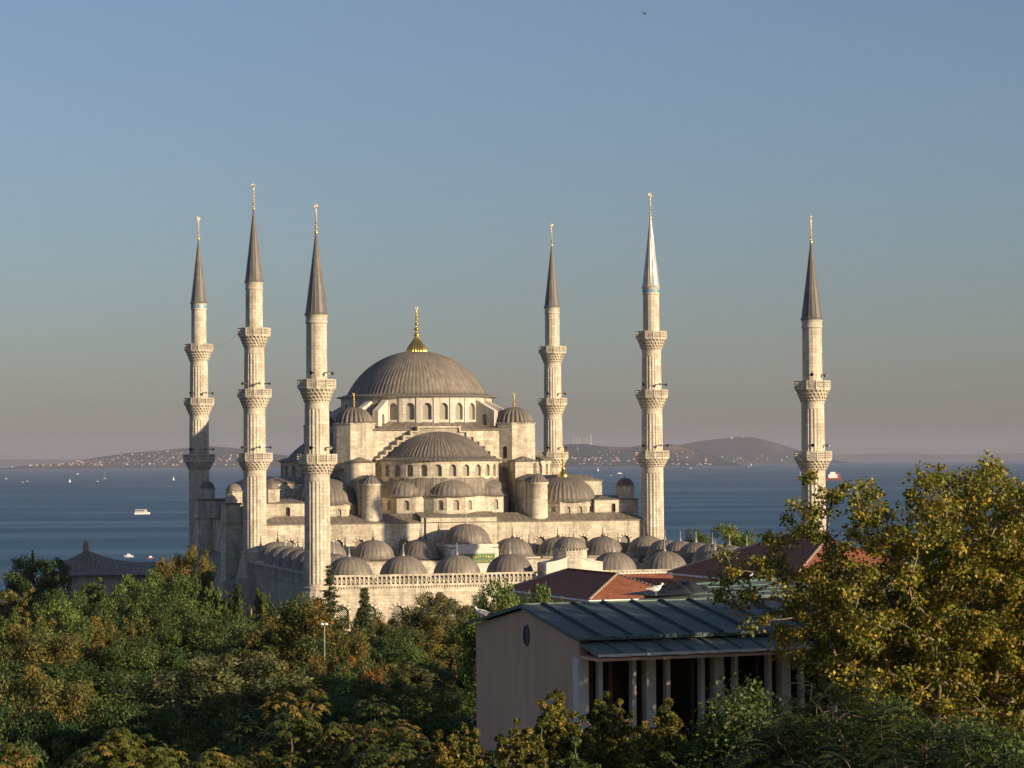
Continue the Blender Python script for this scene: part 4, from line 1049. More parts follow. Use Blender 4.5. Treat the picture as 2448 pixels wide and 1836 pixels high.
# ------------------------------------------------------------------ pavilion with the chimney, left
pc = at(150, 1376, 520.0); PV = empty('pavilion', (pc.x, pc.y, 0), R(4), 'low pavilion with a sweeping grey lead roof and a chimney above the trees, left', 'pavilion')
z0 = pc.z; pk = at(209, 1314, 526.0); kx = pk.x-pc.x
m_ = MB(); m_.box(0.8, 30, 1.2, 14, 0, z0); m_.build('wall', STONE_D, PV)
m_ = MB(); ex0 = at(131, 1346, 528.0); 
zp = pk.z; apex = (kx, 6.5, zp); zl = z0+2.4
base = [(-0.4, 0.3, z0), (11.5, 0, z0), (13.6, 6.5, zl), (11.5, 13, z0), (-0.4, 12.7, z0), (-1.9, 6.5, z0+2.5)]
K = 5
for i in range(len(base)):
    p, q = Vector(base[i]), Vector(base[(i+1) % len(base)])
    for k in range(K):
        t0, t1 = k/K, (k+1)/K
        def cur(p_, t):
            v = p_.lerp(Vector(apex), t); v.z -= (Vector(apex).z-p_.z)*0.16*math.sin(PI*t); return v
        if k < K-1: m_.face([cur(p, t0), cur(q, t0), cur(q, t1), cur(p, t1)])
        else: m_.face([cur(p, t0), cur(q, t0), apex])
m_.face([(11.3, 0, z0), (32, 0, z0), (32, 6.5, zl), (13.6, 6.5, zl)]); m_.face([(32, 13, z0), (11.3, 13, z0), (13.6, 6.5, zl), (32, 6.5, zl)])
RO = m_.build('roof', LEAD_S, PV)
m_ = MB(); m_.box(kx-0.55, kx+0.55, 6.0, 7.0, zp-0.4, zp+1.6); m_.box(kx-0.65, kx+0.65, 5.9, 7.1, zp+0.5, zp+0.62); m_.box(kx-0.55, kx+0.55, 6.0, 7.0, zp+1.6, zp+2.1, top=(0.4, 0.3)); m_.build('chimney', STONE_D, RO)

# ------------------------------------------------------------------ foliage
def leaf_object(name, C, N_, S, colr, parent, seed, mat=None, aspect=0.62, fold=0.0):
    """C centres (n,3), N_ normals, S sizes, colr (n,3): one rhombic leaf each"""
    rs = np.random.RandomState(seed); n = len(C)
    t = rs.normal(size=(n, 3)); t -= (t*N_).sum(1, keepdims=True)*N_; t /= np.linalg.norm(t, axis=1, keepdims=True)+1e-9
    b = np.cross(N_, t); s = S[:, None]
    V = np.empty((n, 4, 3)); V[:, 0] = C+t*s*0.55; V[:, 1] = C+b*s*aspect*0.5-N_*s*0.10; V[:, 2] = C-t*s*0.45; V[:, 3] = C-b*s*aspect*0.5-N_*s*0.10
    me = bpy.data.meshes.new(name); me.vertices.add(4*n); me.vertices.foreach_set('co', V.reshape(-1).astype(np.float32))
    me.loops.add(4*n); me.loops.foreach_set('vertex_index', np.arange(4*n, dtype=np.int32))
    me.polygons.add(n); me.polygons.foreach_set('loop_start', np.arange(0, 4*n, 4, dtype=np.int32)); me.polygons.foreach_set('loop_total', np.full(n, 4, dtype=np.int32))
    ca = me.color_attributes.new('Col', 'FLOAT_COLOR', 'CORNER'); cc = np.ones((n, 4, 4), dtype=np.float32); cc[:, :, :3] = colr[:, None, :]; ca.data.foreach_set('color', cc.reshape(-1))
    me.update(); me.validate(); me.materials.append(mat or LEAF)
    o = bpy.data.objects.new(name, me); COL.objects.link(o); o.parent = parent; return o
PAL = {'green': [(0.055, 0.078, 0.020), (0.078, 0.098, 0.026), (0.042, 0.062, 0.018)],
       'bright': [(0.078, 0.112, 0.026), (0.102, 0.132, 0.032), (0.060, 0.088, 0.022)],
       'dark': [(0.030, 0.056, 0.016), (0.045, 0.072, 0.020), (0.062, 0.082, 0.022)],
       'olive': [(0.085, 0.090, 0.036), (0.110, 0.108, 0.044), (0.060, 0.070, 0.028)],
       'brown': [(0.105, 0.090, 0.026), (0.140, 0.110, 0.028), (0.070, 0.080, 0.024)],
       'rust': [(0.060, 0.078, 0.020), (0.120, 0.090, 0.022), (0.190, 0.095, 0.022), (0.050, 0.075, 0.018), (0.070, 0.085, 0.022)],
       'gold': [(0.070, 0.080, 0.015), (0.105, 0.100, 0.018), (0.052, 0.066, 0.014), (0.160, 0.118, 0.022)],
       'yellow': [(0.105, 0.108, 0.018), (0.165, 0.145, 0.022), (0.066, 0.080, 0.015), (0.225, 0.165, 0.026), (0.082, 0.095, 0.017)],
       'chestnut': [(0.050, 0.062, 0.014), (0.080, 0.078, 0.018), (0.150, 0.100, 0.024), (0.040, 0.055, 0.013), (0.055, 0.068, 0.016)],
       'needle': [(0.035, 0.055, 0.025), (0.050, 0.070, 0.030), (0.080, 0.085, 0.036)]}
def leaves_from_clumps(cl, per, size, pal, seed, flat=0.8, up=0.35, shell=0.5, patch=0.8):
    rs = np.random.RandomState(seed); P = np.array(PAL[pal])*1.75; m = len(cl); cl = np.asarray(cl)
    idx = np.repeat(np.arange(m), per); n = len(idx)
    d = rs.normal(size=(n, 3)); d /= np.linalg.norm(d, axis=1, keepdims=True)
    rad = cl[idx, 3]*(shell+(1.08-shell)*rs.rand(n)**0.7)
    C = cl[idx, :3]+d*rad[:, None]*np.array([1, 1, flat])
    Nn = d*0.6+rs.normal(size=(n, 3))*0.55+np.array([0, 0, up]); Nn /= np.linalg.norm(Nn, axis=1, keepdims=True)
    S = size*(0.7+0.6*rs.rand(n))
    cp = rs.randint(0, len(P), m); pick = np.where(rs.rand(n) < patch, cp[idx], rs.randint(0, len(P), n))
    colr = P[pick]*(0.50+0.95*rs.rand(n))[:, None]*(0.82+0.36*rs.rand(m))[idx][:, None]
    return C, Nn, S, colr
def skeleton(cl, root, top, name, mat, parent, r0=0.03, seed=0, keep=1.0):
    """branches: each clump centre joins the nearest already joined point nearer to the trunk"""
    rs = random.Random(seed); pts = [Vector(root), Vector(top)]; par = [-1, 0]
    order = sorted([Vector(c[:3]) for c in cl if rs.random() < keep], key=lambda p: (p-Vector(top)).length)
    arr = np.array([tuple(p) for p in pts])
    for p in order:
        d = np.linalg.norm(arr-np.array(tuple(p)), axis=1)+0.25*np.linalg.norm(arr-np.array(tuple(top)), axis=1)*0.6; d[0] = 1e9
        j = int(np.argmin(d)); pts.append(p); par.append(j); arr = np.vstack([arr, np.array(tuple(p))])
    cnt = [1]*len(pts)
    for i in range(len(pts)-1, 0, -1): cnt[par[i]] += cnt[i]
    m_ = MB()
    for i in range(1, len(pts)):
        ra = r0*(cnt[par[i]]**0.45) if i > 1 else r0*(cnt[1]**0.45)*1.35; rb_ = r0*(cnt[i]**0.45)
        ra = min(ra, rb_*1.8); a, b = pts[par[i]], pts[i]
        mid = a.lerp(b, 0.5)+Vector((rs.uniform(-1, 1), rs.uniform(-1, 1), rs.uniform(-0.3, 1)))*(b-a).length*0.10
        m_.tube(a, mid, ra, (ra+rb_)/2, 5); m_.tube(mid, b, (ra+rb_)/2, rb_, 5)
    return m_.build(name, mat, parent)
def crown_clumps(R_, H, zc, hh, n, rc, seed, inner=0.15, shape=2.0, lump=0.25):
    rs = random.Random(seed); out = []; lob = [(rs.uniform(0, 2*PI), rs.uniform(-0.6, 1.0), rs.uniform(0.5, 1.0)) for _ in range(7)]
    while len(out) < n:
        x, y, z = rs.uniform(-1, 1), rs.uniform(-1, 1), rs.uniform(-0.85, 1); d = math.sqrt(x*x+y*y+z*z)
        a = math.atan2(y, x); lim = 0.80+sum(lump*l*math.exp(-((math.cos(a-la)-1)**2)*3-((z-lz)**2)*4) for la, lz, l in lob)
        if z < 0: lim *= 1.05
        if inner < d < lim: out.append((x*R_, y*R_, zc+z*hh, rc*rs.uniform(0.65, 1.3)))
    return out
def proto(name, kind, pal, seed, R_=5.0, H=12.0, zc=7.3, hh=4.7, n=95, rc=1.05, per=200, size=0.30, mat=BARK, **kw):
    root = empty(name, (0, -5000-40*seed, SEA)); cl = crown_clumps(R_, H, zc, hh, n, rc, seed, **kw)
    if kind == 'shoots':    # many upright pointed shoots
        rs = random.Random(seed); cl = []
        for k in range(n//4):
            a = rs.uniform(0, 2*PI); r = R_*math.sqrt(rs.random())*0.85; x, y = r*math.cos(a), r*math.sin(a); topz = H*(0.98-0.34*(r/R_)**2)*rs.uniform(0.86, 1.03)
            L = rs.uniform(2.5, 5.0)
            for q in range(5): t = q/4; cl.append((x*(1-0.05*q)+rs.uniform(-.2, .2), y+rs.uniform(-.2, .2), topz-rc*0.3-L*t, rc*(0.28+0.85*t)))
        for q in range(n//3): a = rs.uniform(0, 2*PI); r = R_*math.sqrt(rs.random())*0.9; cl.append((r*math.cos(a), r*math.sin(a), rs.uniform(H*0.25, H*0.6), rc*1.2))
    C, Nn, S, co = leaves_from_clumps(cl, per, size, pal, seed)
    leaf_object('crown', C, Nn, S, co, root, seed)
    skeleton(cl, (0, 0, 0), (0, 0, zc-hh*0.75), 'trunk', mat, root, 0.035, seed, keep=0.5)
    root['R'] = R_; root['H'] = H
    return root
def conifer(name, pal, seed, R_, H, kind):
    root = empty(name, (0, -5000-40*seed, SEA)); rs = random.Random(seed); cl = []; m_ = MB(); m_.tube((0, 0, 0), (0, 0, H*0.99), 0.20, 0.03, 7)
    nb = 330 if kind == 'spruce' else 120
    for b in range(nb):
        t = rs.random()**0.85; z = H*(0.08+0.90*t); rr = R_*(1-t)**(0.85 if kind == 'spruce' else 1.0)+0.12
        a = rs.uniform(0, 2*PI); L = rr*(rs.uniform(0.75, 1.05) if kind == 'spruce' else rs.uniform(0.45, 1.15)); droop = -0.35 if kind == 'spruce' else rs.uniform(-0.25, 0.12)
        m_.tube((0, 0, z), (L*math.cos(a), L*math.sin(a), z+droop*L), 0.05, 0.012, 4)
        ns = max(2, int(L/0.34))
        for s_ in range(ns):
            q = (s_+0.6)/ns; cl.append((L*q*math.cos(a), L*q*math.sin(a), z+droop*L*q*q-0.05, 0.40*(1.1-0.55*q)))
    C, Nn, S, co = leaves_from_clumps(cl, 22, 0.26, pal, seed, flat=0.5, up=0.5, shell=0.1)
    leaf_object('needles', C, Nn, S, co, root, seed, aspect=0.3); m_.build('trunk', BARK, root); root['R'] = R_; root['H'] = H
    return root
PR = {}
PR['green'] = [proto('broadleaf_tree', 'round', 'green', 11), proto('broadleaf_tree', 'round', 'green', 12, lump=0.4)]
PR['bright'] = [proto('broadleaf_tree', 'round', 'bright', 13, lump=0.35), proto('broadleaf_tree', 'shoots', 'bright', 14, n=110, per=120)]
PR['dark'] = [proto('broadleaf_tree', 'round', 'dark', 15, lump=0.4), proto('broadleaf_tree', 'round', 'dark', 16)]
PR['olive'] = [proto('broadleaf_tree', 'round', 'olive', 17, n=130, per=200, rc=0.9, size=0.26)]
PR['brown'] = [proto('broadleaf_tree', 'round', 'brown', 18, lump=0.4), proto('broadleaf_tree', 'shoots', 'brown', 19, n=110, per=120)]
PR['rust'] = [proto('broadleaf_tree', 'round', 'rust', 20, lump=0.35), proto('broadleaf_tree', 'round', 'rust', 21)]
PR['shoot'] = [proto('broadleaf_tree', 'shoots', 'green', 22, R_=3.2, n=90, rc=0.8, per=150, size=0.26), proto('broadleaf_tree', 'shoots', 'bright', 23, R_=3.2, n=90, rc=0.8, per=150, size=0.26)]
PR['cedar'] = [conifer('cedar_tree', 'needle', 31, 3.4, 12, 'cedar')]
PR['spruce'] = [conifer('spruce_tree', 'needle', 32, 2.3, 12, 'spruce')]
used = set()
def tree(px, ytop, D, wpx, kind, label=None, group=None, cat='tree', var=None, gz_=None):
    rs = random.Random(int(px*7+ytop*13+D)); pr_ = PR[kind][var if var is not None else rs.randrange(len(PR[kind]))]
    top = at(px, ytop, D); g0 = ground_z(D) if gz_ is None else gz_; H = max(3.0, top.z-g0); s = wpx*D/6000/(2*pr_['R']); szz = H/pr_['H']
    if pr_.name in used: o = copy_tree(pr_)
    else: o = pr_; used.add(pr_.name)
    o.location = (top.x, top.y, g0); o.scale = (s, s, szz); o.rotation_euler = (0, 0, rs.uniform(0, 6.28))
    tag(o, label or 'broadleaf tree merged into the dense park canopy', cat, group or 'broadleaf trees of the park canopy')
    return o
for k in PR:
    for p in PR[k]: pass
# named trees: px, top y, distance, crown width in px, kind
tree(85, 1318, 455, 150, 'dark', 'dark green tree left of the pavilion, rising above the canopy', 'trees that stand out of the canopy', gz_=0)
tree(78, 1312, 452, 60, 'cedar', 'thin conifer tip poking above the dark tree at the far left', 'conifers', gz_=0)
tree(455, 1310, 415, 95, 'brown', 'golden brown tree in front of the foot of the leftmost minaret', 'trees that stand out of the canopy', var=0)
tree(385, 1336, 425, 60, 'brown', 'small golden brown bush at the right end of the pavilion roof', 'trees that stand out of the canopy', var=0)
tree(787, 1346, 345, 170, 'cedar', 'cedar with drooping tip before the left front minaret', 'conifers')
tree(871, 1402, 338, 110, 'spruce', 'pointed spruce standing before the courtyard front wall', 'conifers')
tree(1025, 1418, 325, 175, 'olive', 'rounded grey green tree before the grated windows of the courtyard wall', 'trees that stand out of the canopy')
tree(1205, 1398, 170, 190, 'bright', 'bright green tree rising right behind the pink gable', 'trees that stand out of the canopy', var=0)
tree(1300, 1408, 160, 120, 'bright', 'small bright green treetop between the red tiled roof and pink gable', 'trees that stand out of the canopy', var=0)
tree(1740, 1258, 545, 150, 'bright', 'bushy green tree behind the right wing of small domes', 'trees that stand out of the canopy', gz_=0, var=0)
tree(1672, 1270, 540, 75, 'green', 'small green treetop seen over the right hand small domes, beside the bushy one', 'trees that stand out of the canopy', gz_=0)
tree(1862, 1284, 545, 90, 'bright', 'low green treetop just left of the foot of the rightmost minaret', 'trees that stand out of the canopy', gz_=0)
tree(500, 1562, 135, 460, 'olive', 'broad dome shaped olive green tree in the left foreground, behind the chestnuts', 'trees that stand out of the canopy')
tree(705, 1440, 215, 260, 'rust', 'large tree with rust orange leaves left of the street lamp', 'trees that stand out of the canopy')
tree(772, 1552, 186, 120, 'rust', 'orange tinged treetop at the foot of the street lamp', 'trees that stand out of the canopy')
tree(830, 1490, 200, 150, 'rust', 'orange tinged tree right of the street lamp', 'trees that stand out of the canopy')
tree(95, 1600, 130, 230, 'brown', 'bronze brown tree low at the left edge of the picture', 'trees that stand out of the canopy')
tree(215, 1640, 132, 130, 'brown', 'small bronze tree between the brown one and the olive dome shaped tree', 'trees that stand out of the canopy')
# the canopy, far to near
rows = [(345, [(30, 1392, 170, 'brown'), (150, 1398, 120, 'dark'), (215, 1372, 130, 'shoot'), (290, 1382, 130, 'bright'), (350, 1378, 110, 'bright'), (420, 1386, 120, 'bright'), (510, 1372, 70, 'shoot'), (560, 1378, 80, 'shoot'), (618, 1382, 74, 'shoot'), (668, 1420, 90, 'shoot'), (730, 1452, 90, 'green'), (900, 1466, 90, 'rust'), (960, 1478, 100, 'green'), (1090, 1470, 110, 'green'), (1160, 1440, 100, 'green'), (1250, 1440, 90, 'green')]),
        (300, [(80, 1440, 190, 'brown'), (190, 1440, 150, 'green'), (300, 1420, 150, 'green'), (400, 1430, 160, 'green'), (500, 1425, 120, 'shoot'), (585, 1430, 120, 'shoot'), (650, 1462, 100, 'bright'), (760, 1490, 120, 'brown'), (860, 1500, 110, 'brown'), (940, 1510, 120, 'green'), (1040, 1505, 120, 'brown'), (1120, 1490, 120, 'green')]),
        (255, [(40, 1460, 170, 'bright'), (150, 1455, 140, 'bright'), (240, 1480, 140, 'brown'), (330, 1475, 160, 'brown'), (440, 1480, 160, 'green'), (540, 1490, 150, 'green'), (600, 1510, 120, 'dark'), (900, 1540, 140, 'dark'), (990, 1545, 140, 'bright'), (1080, 1540, 140, 'brown')]),
        (215, [(60, 1510, 200, 'brown'), (190, 1530, 180, 'rust'), (310, 1530, 160, 'green'), (420, 1540, 180, 'dark'), (530, 1545, 170, 'dark'), (600, 1520, 120, 'green'), (950, 1580, 150, 'olive'), (1060, 1590, 170, 'green')]),
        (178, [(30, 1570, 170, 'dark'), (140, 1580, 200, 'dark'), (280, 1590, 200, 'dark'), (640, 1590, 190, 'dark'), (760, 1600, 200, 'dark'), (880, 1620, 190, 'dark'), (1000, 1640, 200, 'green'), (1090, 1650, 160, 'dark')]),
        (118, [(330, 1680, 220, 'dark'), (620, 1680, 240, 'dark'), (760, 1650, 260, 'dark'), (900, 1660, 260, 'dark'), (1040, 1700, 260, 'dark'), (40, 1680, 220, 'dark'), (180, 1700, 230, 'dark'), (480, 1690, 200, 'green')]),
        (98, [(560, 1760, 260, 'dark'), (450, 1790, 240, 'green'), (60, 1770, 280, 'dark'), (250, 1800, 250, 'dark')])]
for D, L in rows:
    for (px, yt, wp, kd) in L:
        rs = random.Random(px*3+D); tree(px+rs.uniform(-12, 12), yt+rs.uniform(-14, 4), D*rs.uniform(0.97, 1.03), wp*rs.uniform(1.02, 1.25), kd)

# near trees with their own geometry
def near_tree(name, px, ytop, D, wpx, pal, seed, label, n, rc, per, size, kind='round', base_below=7.5, mat=BARK, aspect=0.62):
    top = at(px, ytop, D); g0 = ground_z(D); Rr = wpx*D/12000; root = empty(name, (top.x, top.y, g0), 0, label, 'tree', 'foreground trees'); H = top.z-g0
    hh = min(base_below/2, H*0.45); zc = H-hh
    if kind == 'round': cl = crown_clumps(Rr, H, zc, hh, n, rc, seed, inner=0.3, lump=0.35)
    else:
        rs = random.Random(seed); cl = []
        for k in range(n//6):
            a = rs.uniform(0, 2*PI); r = Rr*math.sqrt(rs.random())*0.92; topz = H*1.0-base_below*0.42*(r/Rr)**2*rs.uniform(0.6, 1.5)-rs.uniform(0, 0.5)
            if k == 0: r, topz = 0.0, H
            L = rs.uniform(1.6, 3.0)
            for q in range(6): t = q/5; cl.append((r*math.cos(a)+rs.uniform(-.08, .08), r*math.sin(a)+rs.uniform(-.08, .08), topz-0.15-L*t, rc*(0.28+0.85*t)))
        for q in range(n//3): a = rs.uniform(0, 2*PI); r = Rr*math.sqrt(rs.random()); cl.append((r*math.cos(a), r*math.sin(a), H-base_below*rs.uniform(0.4, 0.95), rc*1.3))
    return root, cl
def chestnut(px, ytop, D, wpx, seed, label, n=75):
    root, cl = near_tree('chestnut_tree', px, ytop, D, wpx, 'chestnut', seed, label, n, 0.62, 0, 0, base_below=6.5)
    rs = np.random.RandomState(seed); P = np.array(PAL['chestnut'])*1.8; CC, NN, SS, KK, TT = [], [], [], [], []
    V, cols = [], []
    for c in cl:
        base = P[rs.randint(len(P))]
        for q in range(46):
            d = rs.normal(size=3); d /= np.linalg.norm(d)
            if d[2] < -0.35: d[2] *= -1
            p = np.array(c[:3])+d*c[3]*rs.uniform(0.75, 1.15); ax = d*0.55+np.array([0, 0, 0.75]); ax /= np.linalg.norm(ax)
            u = np.cross(ax, rs.normal(size=3)); u /= np.linalg.norm(u); v = np.cross(ax, u); L0 = rs.uniform(0.15, 0.23)
            colr = (base if rs.rand() < .6 else P[rs.randint(len(P))])*rs.uniform(0.7, 1.35)
            for k in range(6):  # palmate leaflets, drooping
                a = 2*PI*k/6.3; e = u*math.cos(a)+v*math.sin(a); e = e*0.85-np.array([0, 0, 0.42]); s = np.cross(e, ax); s /= np.linalg.norm(s); L = L0*rs.uniform(.8, 1.1)
                V += [p, p+e*L*0.62+s*L*0.20, p+e*L*1.05, p+e*L*0.62-s*L*0.20]; cols.append(colr)
    V = np.array(V); n_ = len(cols); me = bpy.data.meshes.new('crown'); me.vertices.add(4*n_); me.vertices.foreach_set('co', V.reshape(-1).astype(np.float32))
    me.loops.add(4*n_); me.loops.foreach_set('vertex_index', np.arange(4*n_, dtype=np.int32)); me.polygons.add(n_); me.polygons.foreach_set('loop_start', np.arange(0, 4*n_, 4, dtype=np.int32)); me.polygons.foreach_set('loop_total', np.full(n_, 4, dtype=np.int32))
    ca = me.color_attributes.new('Col', 'FLOAT_COLOR', 'CORNER'); cc = np.ones((n_, 4, 4), dtype=np.float32); cc[:, :, :3] = np.array(cols)[:, None, :]; ca.data.foreach_set('color', cc.reshape(-1)); me.update(); me.materials.append(LEAF)
    o = bpy.data.objects.new('crown', me); COL.objects.link(o); o.parent = root
    skeleton(cl, (0, 0, 0), (0, 0, cl[0][2]*0.0+max(2.0, root.location.z*0+at(px, ytop, D).z-ground_z(D)-6.3)), 'trunk', BARK, root, 0.035, seed, 0.8)
    return root
chestnut(790, 1664, 76, 430, 41, 'chestnut with golden edged leaves at the bottom, left of centre', 95)
chestnut(262, 1700, 74, 330, 42, 'chestnut with browning leaves at the bottom left', 80)
chestnut(945, 1785, 70, 230, 43, 'low chestnut crown at the bottom centre, right of the larger chestnut', 45)
chestnut(60, 1790, 66, 240, 44, 'dark chestnut crown in the bottom left corner', 45)
chestnut(500, 1800, 68, 200, 45, 'small chestnut crown at the bottom between the two larger chestnuts', 40)
def leafy(name, px, ytop, D, wpx, pal, seed, label, n, rc, per, size, kind='round', below=7.5, aspect=0.62, mat=BARK):
    root, cl = near_tree(name, px, ytop, D, wpx, pal, seed, label, n, rc, per, size, kind, below)
    C, Nn, S, co = leaves_from_clumps(cl, per, size, pal, seed, flat=0.85, shell=0.2, patch=0.55); leaf_object('crown', C, Nn, S, co, root, seed, aspect=aspect)
    skeleton(cl, (0, 0, 0), (0, 0, max(1.5, at(px, ytop, D).z-ground_z(D)-below)), 'trunk', mat, root, 0.02, seed, 0.8); return root
leafy('maple_tree', 1332, 1642, 71, 200, 'gold', 51, 'pointed yellow green maple in front of the right edge of the pink gable', 360, 0.34, 110, 0.105, 'shoots', 4.6)
leafy('maple_tree', 1452, 1648, 72, 220, 'gold', 52, 'tall pointed maple before the first white pillars of the building', 380, 0.34, 110, 0.105, 'shoots', 4.6)
leafy('maple_tree', 1235, 1712, 70, 200, 'gold', 53, 'yellow green maple before the middle of the pink gable foot', 340, 0.34, 110, 0.105, 'shoots', 4.0)
leafy('maple_tree', 1110, 1722, 70, 210, 'gold', 54, 'low maple at the left foot of the pink gable', 340, 0.34, 110, 0.105, 'shoots', 4.0)
leafy('maple_tree', 1565, 1708, 70, 200, 'gold', 55, 'maple before the pillars, right of the tallest pointed maple', 340, 0.34, 110, 0.105, 'shoots', 4.0)
leafy('maple_tree', 1665, 1738, 69, 200, 'green', 56, 'greener maple before the pillars, left of the dark fern leaved bush', 340, 0.34, 110, 0.105, 'shoots', 4.0)
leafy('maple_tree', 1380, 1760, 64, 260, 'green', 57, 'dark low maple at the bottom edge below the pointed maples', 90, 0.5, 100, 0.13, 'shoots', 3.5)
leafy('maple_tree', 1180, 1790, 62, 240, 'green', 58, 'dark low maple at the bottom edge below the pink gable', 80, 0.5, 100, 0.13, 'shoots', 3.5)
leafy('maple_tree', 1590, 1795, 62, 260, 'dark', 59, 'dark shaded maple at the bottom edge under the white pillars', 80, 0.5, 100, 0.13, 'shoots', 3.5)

leafy('maple_tree', 1600, 1665, 74, 150, 'gold', 60, 'slim maple shoot reaching up before the third thick white pillar', 120, 0.40, 120, 0.12, 'shoots', 5.0)
leafy('maple_tree', 1045, 1742, 72, 190, 'gold', 63, 'low maple just left of the foot of the pink gable', 160, 0.44, 120, 0.12, 'shoots', 4.0)
leafy('shrub', 1790, 1655, 68, 260, 'green', 64, 'dark green bushy crown hiding the lower right pillars', 120, 0.6, 170, 0.13, 'round', 6.0)
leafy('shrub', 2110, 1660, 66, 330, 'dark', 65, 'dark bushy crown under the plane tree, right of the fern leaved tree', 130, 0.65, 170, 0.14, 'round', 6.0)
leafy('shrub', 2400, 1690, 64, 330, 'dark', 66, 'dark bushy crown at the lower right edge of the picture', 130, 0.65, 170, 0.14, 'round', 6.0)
# the big plane trees on the right: clumps fill a volume bounded by the crown outline
def inside(poly, x, y):
    c = False; j = len(poly)-1
    for i in range(len(poly)):
        if (poly[i][1] > y) != (poly[j][1] > y) and x < (poly[j][0]-poly[i][0])*(y-poly[i][1])/(poly[j][1]-poly[i][1])+poly[i][0]: c = not c
        j = i
    return c
OUT = [(1692, 1400), (1715, 1345), (1748, 1275), (1775, 1255), (1800, 1285), (1855, 1240), (1872, 1190), (1866, 1140), (1905, 1150), (1940, 1115), (1975, 1135), (2025, 1098), (2050, 1125), (2085, 1140), (2120, 1190), (2122, 1250), (2150, 1235), (2165, 1170), (2195, 1135), (2243, 1115), (2262, 1165), (2300, 1120), (2345, 1100), (2372, 1102), (2400, 1150), (2440, 1165), (2520, 1150), (2800, 1160), (3050, 1400), (3000, 2000), (2300, 1990), (2150, 1850), (2050, 1700), (1960, 1610), (1850, 1560), (1790, 1500), (1720, 1460)]
def plane_tree(name, seed, n, D0, dd, outline, root_p, top_p, label, per=80, size=0.118, rcs=(0.24, 0.52), bnd=(1690, 3060, 1098, 1990)):
    rs = random.Random(seed); root = empty(name, root_p, 0, label, 'tree', 'foreground trees'); O = Vector(root_p); cl = []
    while len(cl) < n:
        x, y = rs.uniform(bnd[0], bnd[1]), rs.uniform(bnd[2], bnd[3])
        if not inside(outline, x, y): continue
        d = D0+rs.uniform(-1, 1)*dd*(1.0 if x > 2000 else 0.55)
        dens = min(1.0, 0.30+max(0, (y-1130))/420.0+max(0, x-2100)/700.0)
        if x < 1880: dens *= 0.5
        if x < 2060 and y < 1330: dens *= 0.5
        if x > 2520: dens *= 0.55
        if x < 1980 and y > 1330: dens *= 0.6
        if rs.random() > dens: continue
        p = at(x, y, d)-O; big = 1.5 if x > 2560 and seed == 61 else 1.0
        cl.append((p.x, p.y, p.z, rs.uniform(*rcs)*big))
    C, Nn, S, co = leaves_from_clumps(cl, per, size, 'yellow', seed, flat=0.8, shell=0.15, up=0.2, patch=0.45); leaf_object('crown', C, Nn, S, co, root, seed, aspect=0.85)
    skeleton(cl, (0, 0, 0), tuple(Vector(top_p)-O), 'trunk', BARKP, root, 0.0165, seed, 1.0); return root
rp = at(2330, 1900, 80); rp.z = ground_z(80)
plane_tree('plane_tree', 61, 2250, 80.0, 5.0, OUT, tuple(rp), tuple(at(2250, 1720, 80.0)), 'large airy plane tree with yellowing leaves filling the right side')
OUT2 = [(1990, 1620), (2080, 1470), (2200, 1380), (2330, 1300), (2480, 1250), (2900, 1250), (3100, 1700), (3000, 2000), (2100, 1980)]
rp2 = at(2500, 1900, 88); rp2.z = ground_z(88)
plane_tree('plane_tree', 62, 900, 88.0, 2.2, OUT2, tuple(rp2), tuple(at(2480, 1700, 88)), 'second plane tree, denser and darker, behind the large one at the right edge', per=80, size=0.16, rcs=(0.4, 0.75), bnd=(1990, 3100, 1250, 2000))
# fern-leaved trees low on the right: pinnate fronds
def sumac(px, ytop, D, wpx, seed, label, n=420, tint='green'):
    top = at(px, ytop, D); g0 = ground_z(D); H = top.z-g0; root = empty('sumac_tree', (top.x, top.y, g0), 0, label, 'tree', 'foreground trees'); rs = np.random.RandomState(seed); P = np.array(PAL[tint]); Rr = wpx*D/12000
    V, cols, cl = [], [], []
    for q in range(n):
        a = rs.uniform(0, 2*PI); r = Rr*math.sqrt(rs.rand()); z = H-0.3-(r/Rr)**2*1.6-rs.exponential(1.3)
        b = np.array([r*math.cos(a), r*math.sin(a), z]); cl.append((*b, 0.3)); dr = np.array([math.cos(a+rs.normal()*0.8), math.sin(a+rs.normal()*0.8), rs.uniform(-0.3, 1.1)]); dr /= np.linalg.norm(dr)
        L = rs.uniform(0.45, 0.75); side = np.cross(dr, [0, 0, 1.0]); side /= np.linalg.norm(side); colr = P[rs.randint(len(P))]*rs.uniform(0.7, 1.3)
        for k in range(9):
            t = (k+1)/9; p = b+dr*L*t-np.array([0, 0, 0.35*t*t*L])
            for sg in (-1, 1):
                e = side*sg*0.9+dr*0.35-np.array([0, 0, 0.35]); ll = 0.19*(1.1-0.5*t); w_ = np.cross(e, [0.1, 0.1, 1.0]); w_ /= np.linalg.norm(w_)
                V += [p, p+e*ll*0.5+w_*0.03, p+e*ll, p+e*ll*0.5-w_*0.03]; cols.append(colr)
    V = np.array(V); n_ = len(cols); me = bpy.data.meshes.new('crown'); me.from_pydata([tuple(v) for v in V], [], [(4*i, 4*i+1, 4*i+2, 4*i+3) for i in range(n_)])
    ca = me.color_attributes.new('Col', 'FLOAT_COLOR', 'CORNER'); cc = np.ones((n_, 4, 4), dtype=np.float32); cc[:, :, :3] = np.array(cols)[:, None, :]; ca.data.foreach_set('color', cc.reshape(-1)); me.materials.append(LEAF)
    o = bpy.data.objects.new('crown', me); COL.objects.link(o); o.parent = root; skeleton(cl[::9], (0, 0, 0), (0, 0, max(1, H-3.5)), 'trunk', BARK, root, 0.010, seed, 1.0); return root
sumac(1985, 1575, 57, 330, 71, 'dark green fern leaved tree below the eaves of the building, right of the pillars', 620)
